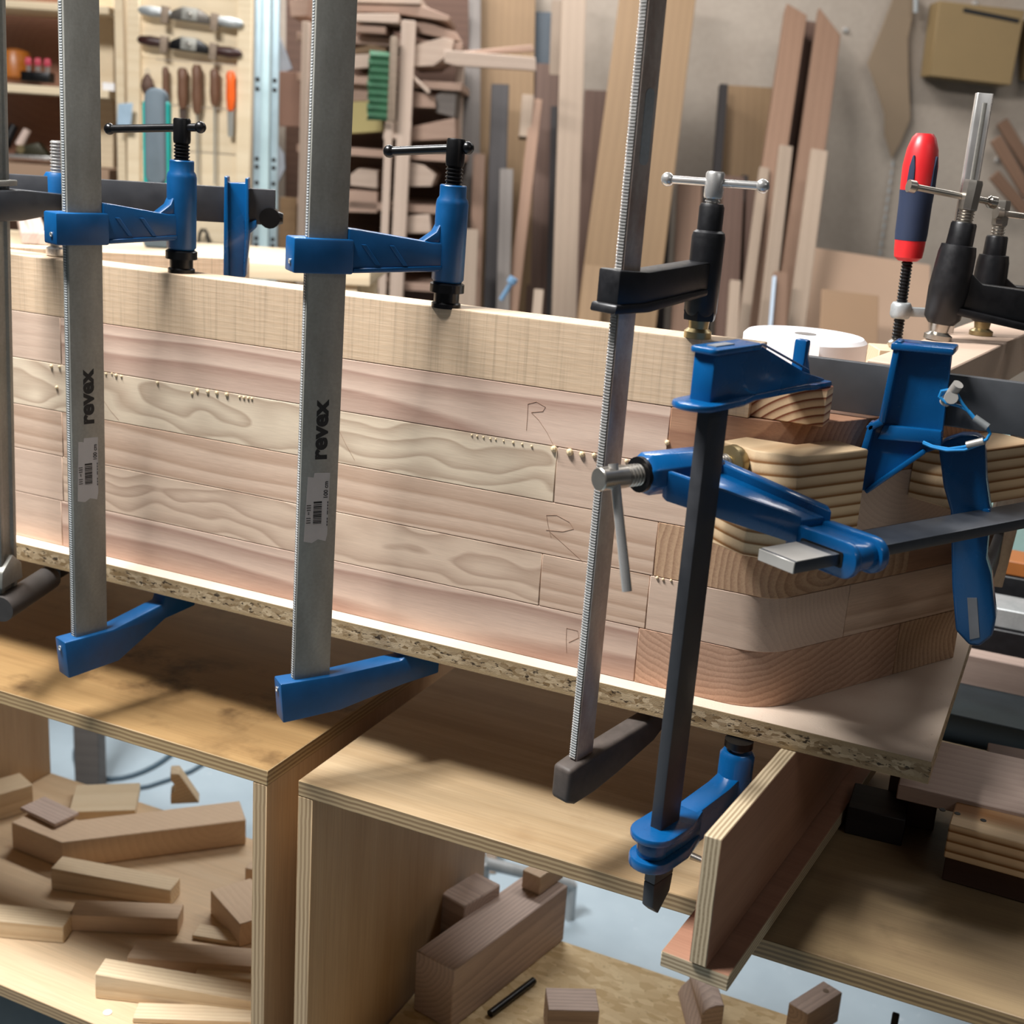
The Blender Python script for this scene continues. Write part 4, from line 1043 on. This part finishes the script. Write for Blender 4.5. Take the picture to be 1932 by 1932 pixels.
lean('broad yellow-tan board leaning behind the black clamp', (1098, 600), (1182, -60), 132, W_TAN, 3.5, 3.95, .03)
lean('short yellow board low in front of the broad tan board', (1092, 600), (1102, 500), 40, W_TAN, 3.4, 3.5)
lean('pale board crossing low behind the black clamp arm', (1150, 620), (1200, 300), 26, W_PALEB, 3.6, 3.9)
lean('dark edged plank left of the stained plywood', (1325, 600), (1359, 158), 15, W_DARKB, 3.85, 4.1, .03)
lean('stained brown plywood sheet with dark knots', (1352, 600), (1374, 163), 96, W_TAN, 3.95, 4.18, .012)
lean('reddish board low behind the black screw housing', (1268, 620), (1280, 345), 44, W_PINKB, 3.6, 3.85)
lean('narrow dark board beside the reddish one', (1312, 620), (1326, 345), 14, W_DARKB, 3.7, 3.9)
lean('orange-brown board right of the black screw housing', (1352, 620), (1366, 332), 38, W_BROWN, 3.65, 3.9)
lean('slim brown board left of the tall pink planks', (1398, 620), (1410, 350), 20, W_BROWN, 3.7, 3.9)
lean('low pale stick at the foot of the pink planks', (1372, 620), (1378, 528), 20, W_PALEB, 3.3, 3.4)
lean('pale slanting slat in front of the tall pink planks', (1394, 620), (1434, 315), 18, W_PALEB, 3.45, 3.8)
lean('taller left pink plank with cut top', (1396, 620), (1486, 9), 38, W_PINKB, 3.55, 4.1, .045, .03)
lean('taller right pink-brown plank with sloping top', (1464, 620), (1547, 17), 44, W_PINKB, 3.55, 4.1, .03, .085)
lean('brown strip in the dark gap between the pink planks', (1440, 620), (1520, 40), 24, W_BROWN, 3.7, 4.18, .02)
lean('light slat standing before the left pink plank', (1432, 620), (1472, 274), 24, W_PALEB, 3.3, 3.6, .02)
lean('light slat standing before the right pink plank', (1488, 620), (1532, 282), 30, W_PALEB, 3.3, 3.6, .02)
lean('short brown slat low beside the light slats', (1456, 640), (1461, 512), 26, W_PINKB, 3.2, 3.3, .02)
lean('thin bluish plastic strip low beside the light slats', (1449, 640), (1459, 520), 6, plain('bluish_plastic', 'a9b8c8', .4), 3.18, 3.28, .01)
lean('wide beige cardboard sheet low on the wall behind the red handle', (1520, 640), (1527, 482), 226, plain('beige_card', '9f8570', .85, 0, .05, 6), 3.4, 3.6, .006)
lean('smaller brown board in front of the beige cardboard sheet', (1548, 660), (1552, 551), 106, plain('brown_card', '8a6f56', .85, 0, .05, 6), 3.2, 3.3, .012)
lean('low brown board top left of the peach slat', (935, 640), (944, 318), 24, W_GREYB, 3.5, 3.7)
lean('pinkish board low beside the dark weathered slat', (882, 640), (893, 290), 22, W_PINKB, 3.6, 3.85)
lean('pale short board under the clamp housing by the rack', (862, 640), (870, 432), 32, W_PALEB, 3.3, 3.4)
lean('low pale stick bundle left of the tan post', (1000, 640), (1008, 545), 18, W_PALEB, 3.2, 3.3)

lean('dark strip standing in for the shaded gap right of the broad tan board', (1236, 620), (1262, 205), 16, W_DARKB, 3.9, 4.12)  # dark boards from here on are added as the shade in the gaps
lean('dark strip standing in for the shaded gap left of the thick tan post', (1030, 620), (1040, 200), 12, W_DARKB, 3.85, 4.05)
lean('dark strip standing in for the shaded gap left of the tan plywood', (884, 620), (892, 150), 14, W_DARKB, 3.8, 4.0)
lean('dark strip standing in for the shaded gap between the slim brown board and the pale slat', (1384, 620), (1400, 330), 12, W_DARKB, 3.78, 3.98)

# --- things fixed to the wall
def atW(u, v, off=0): return atD(u, v, WALL_D - off)
def wallplate(label, pts, th, mat, name, cat, off=.0, bevel=.002):
    vs = [atW(u, v, off) for u, v in pts]; c = sum(vs, Vector()) / len(vs)
    o = MB().prism([((v - c).dot(RGT), (v - c).z) for v in vs], 0, th, fr((0, 0, 0), (1, 0, 0), (0, 1, 0), (0, 0, 1))).build(name, mat, bevel=bevel, seg=1, matrix=fr(c, RGT, (0, 0, 1), -FWD))
    return tag(o, label, cat)
wallplate('thin curved hardboard template hanging on the back wall', [(1691, -20), (1660, 60), (1636, 119), (1652, 165), (1668, 215), (1668, 255), (1682, 300), (1700, 268), (1718, 224), (1714, 140), (1713, 73), (1722, 30), (1728, -20)], .004, plain('hardboard', '7f6d58', .7, 0, .06, 6), 'wall_template', 'template', .03)
bx = wallplate('plywood box with a dark slot hung on the back wall', [(1754, 8), (1912, 26), (1886, 164), (1736, 146)], .10, plain('box_ply', '86704c', .7, 0, .06, 5), 'wall_box', 'box', .01)
MB().prism(rrect(-.075, -.009, .10, .004, .004), .1, .1008, T((.02, .085, 0)) @ Matrix.Rotation(math.radians(-7), 4, 'Z')).build('slot', M_INK, bx)
wallplate('second plywood box at the right picture edge', [(1924, 40), (1990, 46), (1990, 160), (1921, 152)], .06, MATS['box_ply'], 'wall_box', 'box', .01)
for k, (a, b) in enumerate((((1890, 230), (1950, 330)), ((1878, 262), (1940, 368)), ((1875, 330), (1935, 400)))):
    p, q = atW(*a, .03 + .022 * k), atW(*b, .03 + .022 * k); x = (q - p).normalized()
    o = MB().box((0, 0, 0), ((q - p).length, .035, .018)).build('wall_lath', W_PINKB, bevel=.001, seg=1, matrix=fr((p + q) / 2, x, (-FWD).cross(x), -FWD))
    tag(o, ('uppermost', 'middle', 'lowest')[k] + ' of three slanting laths on the wall at the right edge', 'lath', 'slanting laths at the right edge')
for k, (u, v, l) in enumerate(((1595, 57, 'white screw head beside the taller right pink plank'), (1839, 7, 'white screw head above the plywood box'), (1881, 302, 'white screw head above the further black clamp'), (1925, 272, 'white screw head at the right edge among the laths'))):
    o = MB().lathe([(.009, 0), (.0095, .004), (.006, .009)], axis_frame(atW(u, v, 0), -FWD), 12).build('wall_screw', M_CHROME); tag(o, l, 'screw', 'screw heads on the wall')
ch = thing('hanging_chain', 'thin chain hanging on the wall left of the red handle', 'chain', atW(1685, 304, .02))
co_ = atW(1685, 304, .02)
for k in range(12):
    p = atW(1685 - 26 * k / 11, 304 + 184 * k / 11, .02); q = atW(1685 - 26 * (k + .62) / 11, 304 + 184 * (k + .62) / 11, .02)
    MB().cyl(p - co_, q - co_, .004, n=6).build('link', M_GALVE, ch)
o = MB().cyl(atW(1728, -20, .05), atW(1728, 24, .05), .008, n=12).build('steel_rod', M_GALVE); tag(o, 'short bright rod end beside the plywood box', 'rod')

# ================================================================== steel upright, tool cabinet and tool panel at the left
DT = 3.42
def plate(pts, d, th, mat, name, parent=None, bevel=.0015, back=True):
    """sheet facing the camera side: outline read at distance d, thickness going back (or towards the camera)"""
    vs = [atD(u, v, d) for u, v in pts]; c = sum(vs, Vector()) / len(vs)
    m = fr(c, RGT, (0, 0, 1), -FWD)
    if parent is not None: m = parent.matrix_world.inverted() @ m
    return MB().prism([((v - c).dot(RGT), (v - c).z) for v in vs], -th if back else 0, 0 if back else th).build(name, mat, parent, bevel=bevel, seg=1, matrix=m)
M_STEEL = plain('bluish_galvanised', '9db0b8', .4, .5, .06, 12)
us = thing('steel_upright', 'perforated galvanised steel upright beside the tool panel', 'upright', T(Vector((atD(500, 300, 3.2).x, atD(500, 300, 3.2).y, ZF))))
uo = us.matrix_world.inverted()
zt_ = 1.5
hz_ = zt_ - ZF
um = fr((0, 0, 0), RGT, FWD, (0, 0, 1))
for xx, ww, mt in ((-.020, .018, M_STEEL), (.0, .022, plain('pale_blue_steel', 'bcd6dc', .35, .4, .05, 10)), (.021, .020, M_STEEL)):
    MB().box((xx, .004 if mt is M_STEEL else -.006, hz_ / 2), (ww, .006, hz_), um).build('web' if mt is not M_STEEL else 'flange', mt, us, bevel=.001)
for v in (150, 168, 300, 315, 345, 450, 462, 475):
    z = atD(490, v, 3.2).z - ZF
    MB().cyl(um @ Vector((-.020, -.0005, z)), um @ Vector((-.020, .002, z)), .0055, n=10).build('slot_hole', M_INK, us)
    MB().cyl(um @ Vector((.021, -.0005, z)), um @ Vector((.021, .002, z)), .0055, n=10).build('slot_hole', M_INK, us)

tp = thing('tool_board', 'pine panel with hand tools hung on it', 'tool panel', T(atD(355, 600, DT)))
for k in range(8):
    v0 = -60 + k * 85; plate([(262, v0), (452, v0 + 14), (452, v0 + 97), (262, v0 + 83)], DT, .012, W_SHELF, 'board', tp, .001)
plate([(240, -60), (263, -58), (263, 620), (240, 618)], DT - .02, .03, W_SHELF, 'stile', tp)
plate([(450, -50), (477, -48), (464, 640), (440, 638)], DT - .02, .03, W_SHELF, 'stile', tp)
# cabinet with shelves
cab = thing('tool_cabinet', 'open pine tool cabinet with shelves behind the left clamps', 'cabinet', T(atD(60, 600, DT)))
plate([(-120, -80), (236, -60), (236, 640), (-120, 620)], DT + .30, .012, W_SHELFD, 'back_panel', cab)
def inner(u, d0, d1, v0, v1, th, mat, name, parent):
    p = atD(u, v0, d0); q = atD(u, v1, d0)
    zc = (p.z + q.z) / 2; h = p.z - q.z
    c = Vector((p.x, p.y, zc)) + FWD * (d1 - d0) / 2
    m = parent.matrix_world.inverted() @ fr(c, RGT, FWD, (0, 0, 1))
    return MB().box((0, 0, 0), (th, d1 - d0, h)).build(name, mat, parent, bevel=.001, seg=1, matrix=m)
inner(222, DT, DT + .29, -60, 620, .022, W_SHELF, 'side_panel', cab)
plate([(176, -60), (214, -58), (214, 345), (176, 343)], DT + .18, .02, W_SHELF, 'inner_board', cab)
def shelf(v, d0, d1, u0, u1, th, mat, name, parent, tilt=0):
    p = atD(u0, v, d0); q = atD(u1, v + (u1 - u0) * .067, d0)
    c = (p + q) / 2 + FWD * (d1 - d0) / 2
    m = parent.matrix_world.inverted() @ fr(c, RGT, FWD, (0, 0, 1))
    return MB().box((0, 0, -th / 2), ((q - p).length, d1 - d0, th)).build(name, mat, parent, bevel=.001, seg=1, matrix=m)
shelf(150, DT + .02, DT + .29, -100, 205, .020, W_SHELF, 'shelf', cab)
shelf(300, DT + .0, DT + .29, -100, 205, .045, plain('pinkish_board', '9c8069', .7, 0, .05, 6), 'shelf', cab)
shelf(-8, DT + .02, DT + .29, -100, 205, .018, W_SHELF, 'shelf', cab)
for u, v in ((198, 18), (200, 185)):
    plate([(182, v), (212, v + 3), (212, v + 8), (182, v + 8)], DT + .15, .02, W_SHELF, 'batten', cab, .001)
plate([(193, 155), (216, 157), (216, 172), (193, 170)], DT + .05, .004, M_WHITE, 'paper_label', cab, .0005)
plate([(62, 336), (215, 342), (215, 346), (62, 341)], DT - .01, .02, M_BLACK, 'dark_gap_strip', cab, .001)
# things in the cabinet
def standing(label, u, v, d, prof, mat, name, cat, n=20):
    p = atD(u, v, d); o = MB().lathe(prof, None, n).build(name, mat, matrix=T(p)); return tag(o, label, cat)
ZS1 = atD(52, 153, DT + .02).z
p = atD(30, 153, DT + .13); o = MB().lathe([(.030, 0), (.044, .01), (.046, .05), (.036, .075), (.01, .082)], None, 20).build('wooden_mallet_head', plain('amber_wood', 'a8621f', .4), matrix=T((p.x, p.y, ZS1 + .001))); tag(o, 'round amber wooden tool on the cabinet shelf', 'tool')
p = atD(72, 158, DT + .08); bt = thing('bit_holder', 'black holder with red-tipped router bits on the cabinet shelf', 'bit holder', fr((p.x, p.y, ZS1 + .001), RGT, FWD, (0, 0, 1)))
MB().box((0, 0, .012), (.076, .045, .026)).build('tray', M_BLACKP, bt, bevel=.003)
for k in range(6):
    x_ = -.03 + k * .0125
    b = MB().cyl((x_, (-1) ** k * .008, .024), (x_, (-1) ** k * .008, .042), .0022, n=8).build('bit_shank', M_CHROME, bt)
    MB().lathe([(.004, .040), (.0065, .044), (.0055, .056), (.003, .060)], T((x_, (-1) ** k * .008, 0)), 10).build('bit_cutter', plain('pinkish_red_paint', 'c4475a', .4), b)
ZS2 = atD(52, 303, DT).z
p = atD(62, 296, DT + .08); pl = thing('hand_plane', 'small dark hand plane lying on the lower cabinet shelf', 'hand plane', fr((p.x, p.y, ZS2 + .001), RGT, FWD, (0, 0, 1)))
MB().box((0, 0, .006), (.115, .045, .010)).build('sole', M_CHROME, pl, bevel=.001)
MB().prism([(-.045, .011), (.05, .011), (.02, .045), (-.02, .035)], -.018, .018, fr((0, 0, 0), (1, 0, 0), (0, 0, 1), (0, -1, 0))).build('body', plain('dark_bronze', '33301f', .45, .3), pl, bevel=.003)
MB().cyl((-.025, -.02, .025), (-.025, .0, .025), .011, n=14).build('adjuster', M_BRASS, pl)
MB().cyl((-.035, 0, .035), (-.012, 0, .075), .012, .010, 12).build('knob', W_OFFP, pl)
MB().cyl((-.075, 0, .03), (-.05, .01, .085), .016, .012, 14).build('rear_tote', M_BLACKP, pl)

# hand tools on the panel
def tm_(u, v, off=.03): return fr(atD(u, v, DT - off), RGT, (0, 0, 1), -FWD)
def spokeshave(label, u, v, hm, bm_):
    t = thing('spokeshave', label, 'spokeshave', tm_(u, v) @ Matrix.Rotation(math.radians(-4), 4, 'Z'))
    for s in (-1, 1):
        MB().lathe([(.006, .0), (.011, .02), (.013, .05), (.010, .075), (.004, .082)], fr((s * .050, 0, 0), (0, 1, 0), (0, 0, s), (s, 0, 0)), 14).build('grip', hm, t)
        MB().box((s * .062, -.004, .006), (.017, .040, .026)).build('peg_block', W_PALEB, t, bevel=.001)
    MB().prism([(-.05, -.012), (.05, -.012), (.046, .008), (.022, .020), (-.022, .020), (-.046, .008)], -.008, .010).build('body', bm_, t, bevel=.002)
    MB().box((0, .006, .013), (.040, .030, .004)).build('blade', M_GALV, t, bevel=.001)
    MB().lathe([(.0065, 0), (.0065, .006), (.004, .008)], T((0, .004, .014)), 12).build('thumb_screw', M_NICKEL, t)
spokeshave('upper spokeshave with silver grips on the tool panel', 360, 32, M_GALVE, plain('bronze_grey', '5d5852', .4, .5))
spokeshave('lower spokeshave with dark brown grips on the tool panel', 358, 88, plain('dark_rosewood', '341712', .4), M_BLACKP)
def hung(label, u, v0, vh, v1, hmat, wpx, shaft='round', smat=None, name='hand_tool'):
    d = DT - .025
    p0, p1, p2 = atD(u, v0, d), atD(u, vh, d), atD(u, v1, d)
    H = p0.z - p1.z; S = p1.z - p2.z; r = wpx * d / F_PX / 2
    t = thing(name, label, 'hand tool', fr(p1, RGT, -FWD, (0, 0, 1)) if False else fr(p1, RGT, FWD, (0, 0, 1)), 'hand tools hung in a row')
    MB().lathe([(r * .55, 0), (r * .8, H * .08), (r, H * .35), (r * .92, H * .7), (r * .98, H * .9), (r * .6, H)], None, 14).build('handle', hmat, t)
    if shaft == 'round': MB().cyl((0, 0, 0), (0, 0, -S), .0028, .0024, 10).build('shaft', smat or M_GALV, t)
    else: MB().prism([(-r * .7, 0), (r * .7, 0), (r * .55, -S), (-r * .55, -S)], -.0015, .0015, fr((0, 0, 0), (1, 0, 0), (0, 0, 1), (0, -1, 0))).build('blade', smat or M_GALV, t, bevel=.0005, seg=1)
    return t
WH = plain('brown_handle_wood', '6d4c38', .5, 0, .12, 20)
hung('slim brown file handle behind the teal tool on the tool panel', 313, 126, 200, 320, WH, 13)
hung('first wide-handled brown chisel right of the teal tool', 345, 128, 205, 232, WH, 20, 'flat', plain('dark_tool_steel', '4a3c34', .5, .4))
hung('second wide-handled brown tool with long thin shaft', 372, 122, 215, 345, WH, 20)
hung('third brown tool with ferrule and long thin shaft', 405, 130, 200, 348, WH, 18)
hung('short orange-handled knife at the right of the tool row', 435, 134, 209, 258, plain('orange_plastic', 'f0641e', .4, 0, .04), 17, 'flat')
t = thing('drop_awl', 'teardrop wooden awl handle with a ring at the left of the tool row', 'hand tool', tm_(281, 160), 'hand tools hung in a row')
MB().lathe([(.004, -.030), (.013, -.018), (.017, -.004), (.013, .012), (.005, .026)], fr((0, 0, .012), (1, 0, 0), (0, 0, -1), (0, 1, 0)), 16).build('handle', W_BROWN, t)
MB().tube([(.005 * math.cos(a * PI / 6), .031 + .006 * math.sin(a * PI / 6), .012) for a in range(13)], .001, 6).build('ring', M_CHROME, t)
t = thing('pincers', 'dark pincers hanging under the black bar on the tool panel', 'pincers', tm_(384, 432))
for s in (-1, 1): MB().tube([(s * .002, .0, 0), (s * .010, -.012, 0), (s * .013, -.035, 0), (s * .012, -.075, 0)], .0045, 8).build('jaw_arm', M_BLACK, t)
# teal tool standing in front of the panel
t0 = atD(298, 350, 2.6); t = thing('cordless_tool', 'dark grey tool with teal edge standing before the tool panel', 'power tool', fr((t0.x, t0.y, t0.z), RGT, -FWD, (0, 0, 1)) @ T((0, 0, 0)) if False else fr(t0, RGT, FWD, (0, 0, 1)))
Ht = (atD(298, 166, 2.6).z - t0.z)
MB().prism(rrect(-.021, 0, .021, Ht, .020, 6), -.018, .018, fr((0, 0, 0), (1, 0, 0), (0, 0, 1), (0, -1, 0))).build('grip', plain('dark_grey_rubber', '4d5a63', .6), t, bevel=.006, seg=3)
MB().prism(rrect(-.0265, -.005, .0265, Ht - .022, .012, 6), -.012, .012, fr((0, 0, 0), (1, 0, 0), (0, 0, 1), (0, -1, 0))).build('teal_shell', plain('teal_plastic', '108a84', .4), t, bevel=.004, seg=2)
MB().box((0, 0, -.06), (.050, .05, .12)).build('base', MATS['dark_grey_rubber'], t, bevel=.006)
bt0 = thing('tool_shelf', 'narrow bench behind the frame at the left with sticks on it', 'bench', T(Vector((t0.x, t0.y, ZF))))
sz = t0.z - .1205 - ZF
MB().box((0, 0, sz - .016), (.9, .35, .030), um).build('bench_top', W_SHELF, bt0, bevel=.002)
for sx in (-.4, .4):
    for sy in (-.14, .14): MB().box((sx, sy, (sz - .031) / 2), (.05, .05, sz - .031), um).build('leg', W_SHELF, bt0, bevel=.002)
for k, (u0, v0, u1, v1) in enumerate(((52, 480, 38, 400), (68, 480, 46, 392), (84, 482, 62, 400))):
    p, q = atD(u0, v0 + 60, 2.45), atD(u1, v1, 2.75); p.z = max(p.z, t0.z - .1205 + .014)
    o = MB().box((0, 0, 0), ((q - p).length, .022, .016)).build('stick', W_OFFP, bevel=.001, seg=1, matrix=axis_frame((p + q) / 2, q - p, RGT) @ Matrix.Rotation(PI / 2, 4, 'Y'))
    tag(o, ('left', 'middle', 'right')[k] + ' of three sticks leaning below the black bar', 'stick', 'sticks below the black bar')
o = plate([(222, 196), (250, 194), (246, 242), (220, 240)], DT - .06, .006, plain('pale_blue_plastic', '9db4c6', .3), 'plastic_tag', None); tag(o, 'pale blue plastic tag hanging between cabinet and tool panel', 'tag')
wn = atD(300, 470, 1.62)
o = MB().lathe([(.008, 0), (.008, .003), (.004, .004), (.004, .014)], T((wn.x, wn.y, .3424)), 12).build('bolt', M_NICKEL)
bpos = m4 @ Vector((.255, 0, 0)); o.matrix_world = T((bpos.x, bpos.y, .3424)); tag(o, 'small bright bolt standing on the far wall of the frame', 'bolt')

# ================================================================== wood rack with stacked offcuts
DR = 3.55
rk = thing('wood_rack', 'wooden rack full of short offcuts behind the second clamp', 'rack', T(Vector((atD(680, 600, DR).x, atD(680, 600, DR).y, ZF))))
def post(u0, v0, u1, v1, wpx, d, th, mat, name, parent):
    p1 = atD(u1 + wpx / 2, v1, d); p0 = atD(u0 + wpx / 2, v0, d); ax = (p1 - p0).normalized()
    p0 = p1 - ax * ((p1.z - ZF - .002) / ax.z)
    L = (p1 - p0).length; y = RGT - ax * RGT.dot(ax); y.normalize()
    m = parent.matrix_world.inverted() @ fr((p0 + p1) / 2, ax, y, ax.cross(y))
    return MB().box((0, 0, 0), (L, wpx * d / F_PX, th)).build(name, mat, parent, bevel=.001, seg=1, matrix=m)
post(562, 500, 573, 42, 13, DR, .04, W_RACK, 'post', rk)
post(736, 560, 760, 40, 24, DR - .02, .04, W_RACK, 'post', rk)
post(715, 560, 728, 232, 13, DR - .03, .03, W_RACK, 'post', rk)
plate([(728, 228), (776, 230), (773, 262), (722, 262)], DR - .035, .025, W_RACK, 'bridge', rk)
post(844, 560, 862, 120, 14, DR + .25, .04, W_RACK, 'post', rk)
for v in (60, 136, 272, 372, 440, 520):
    shelf(v, DR + .02, DR + .42, 560, 872, .020, W_RACKP, 'shelf', rk)
plate([(540, -30), (884, -10), (884, 640), (536, 620)], DR + .46, .012, W_BROWN, 'back_panel', rk)  # dark sheet added to stand in for the deep shade behind the rack
GR = 'offcuts stacked in the rack'
def stacked(label, pts, d, th, mat, name='rack_offcut'):
    o = plate(pts, d, th, mat, name, None, .0015); return tag(o, label, 'offcut', GR)
stacked('long pale board end at the top of the rack', [(666, -14), (792, -8), (794, 8), (666, 4)], DR - .02, .3, W_RACK)
stacked('greyish board below the top one in the rack', [(666, 8), (800, 12), (848, 30), (846, 40), (740, 24), (666, 22)], DR - .01, .3, W_RACKP)
stacked('pale board with pink edge above the brush', [(668, 26), (752, 26), (752, 44), (668, 40)], DR - .05, .3, W_RACK)
stacked('reddish board end behind the brush handle', [(668, 46), (728, 50), (728, 64), (668, 60)], DR - .03, .3, W_RACKP)
stacked('long slanting board sloping down to the right in the rack', [(770, 42), (800, 40), (862, 62), (866, 78), (790, 62), (772, 58)], DR + .02, .25, W_RACKP)
stacked('broad pale board with cut corner right of the brush', [(772, 88), (838, 70), (856, 76), (852, 100), (818, 124), (774, 126)], DR + .0, .3, W_RACK)
stacked('pale layered boards left of the brush', [(664, 104), (728, 98), (730, 124), (664, 130)], DR + .01, .3, W_RACK)
stacked('thin board over the layered ones left of the brush', [(664, 92), (700, 84), (730, 90), (728, 98), (664, 102)], DR + .02, .3, W_TAN)
stacked('long pale pine lath sticking out to the right of the rack', [(838, 94), (1010, 108), (1012, 134), (992, 132), (860, 124), (838, 118)], DR - .04, .03, W_RACK)
stacked('thin lath lying on the protruding pine lath', [(868, 97), (1004, 84), (1008, 96), (900, 102)], DR - .01, .03, W_RACKP)
stacked('pinkish sheet left of the green brush', [(660, 140), (702, 138), (700, 190), (660, 192)], DR + .05, .2, W_RACKP)
stacked('pale yellow sheet below the green brush', [(660, 192), (720, 190), (722, 248), (660, 252)], DR + .03, .2, plain('pale_yellow_card', 'a89a68', .8, 0, .04, 6))
stacked('pink cardboard box left of the rack post', [(527, 134), (570, 136), (566, 240), (526, 238)], DR + .06, .2, plain('pink_card', '846658', .85, 0, .05, 6))
stacked('leaning thin stick right of the rack post', [(774, 144), (778, 140), (812, 172), (808, 178)], DR - .02, .02, W_RACK)
stacked('pink-brown block right of the rack post', [(772, 170), (820, 182), (822, 204), (772, 202)], DR + .02, .2, W_RACKP)
stacked('whitish grey block at the right end of the rack', [(822, 180), (846, 162), (862, 166), (858, 222), (822, 212)], DR + .04, .2, W_GREYB)
stacked('tan block on the rack shelf right of the post', [(772, 240), (858, 222), (860, 262), (772, 266)], DR + .03, .2, W_RACKP)
stacked('pale cut board on the third rack shelf', [(660, 330), (676, 318), (712, 322), (712, 356), (660, 350)], DR + .03, .2, W_RACK)
stacked('pinkish board under the pale cut one on the rack', [(656, 358), (712, 362), (712, 402), (656, 400)], DR + .02, .2, W_RACKP)
stacked('rounded pale block behind the second clamp screw', [(770, 306), (800, 312), (822, 330), (814, 352), (772, 352)], DR + .02, .2, W_RACK)
stacked('stubby pale block low behind the clamp housing', [(766, 408), (810, 404), (814, 440), (766, 440)], DR + .02, .2, W_RACK)
stacked('grey offcut left of the rack at the top', [(545, 0), (582, -6), (580, 30), (548, 32)], DR + .05, .2, W_RACKP)
stacked('low tan panel left of the rack', [(528, 372), (560, 374), (556, 560), (524, 560)], DR + .06, .03, W_TAN)
# hanging white sheet and dark coat-like cover left of the rack
stacked('pale blue plastic film hanging beside the steel upright', [(520, 50), (540, 100), (552, 130), (528, 140), (516, 140)], DR + .1, .01, plain('pale_film', 'a9b3c0', .5))
stacked('whitish film scrap hanging low beside the steel upright', [(516, 262), (536, 290), (538, 318), (522, 350), (514, 346)], DR + .1, .01, MATS['pale_film'])
# brush
br = thing('hand_brush', 'green-bristled hand brush with wooden back hanging on the rack', 'brush', fr(atD(722, 160, DR - .08), RGT, (0, 0, 1), -FWD))
bk = MB().prism(rrect(.016, -.092, .036, .120, .008), -.012, .012).build('wooden_back', W_PALEB, br, bevel=.002)
bb = MB()
rr = random.Random(5)
for i in range(9):
    for j in range(4):
        y0 = -.078 + i * .0185; z0 = -.009 + j * .006
        bb.add([(.017, y0 - .010, z0 - .003), (.017, y0 + .010, z0 - .003), (.017, y0, z0 + .003), (-.034 + rr.uniform(-.006, .004), y0 - .012 + rr.uniform(-.003, .003), z0 - .004), (-.034 + rr.uniform(-.006, .004), y0 + .012, z0 - .004), (-.034, y0, z0 + .005)],
               [(0, 1, 2), (3, 5, 4), (0, 3, 4, 1), (1, 4, 5, 2), (2, 5, 3, 0)])
q = bb.build('bristles', plain('green_bristle', '29583b', .7, 0, .2, 60), br, smooth=False); q['kind'] = 'stuff'
# blue tie hanging low between the boards
o = MB().cyl(atD(968, 528, 3.2), atD(945, 566, 3.2), .006, n=8).cyl(atD(970, 524, 3.2), atD(964, 534, 3.2), .012, n=10).build('blue_peg', plain('steel_blue_plastic', '6f93b4', .4)); tag(o, 'small blue plastic peg low among the boards', 'peg')
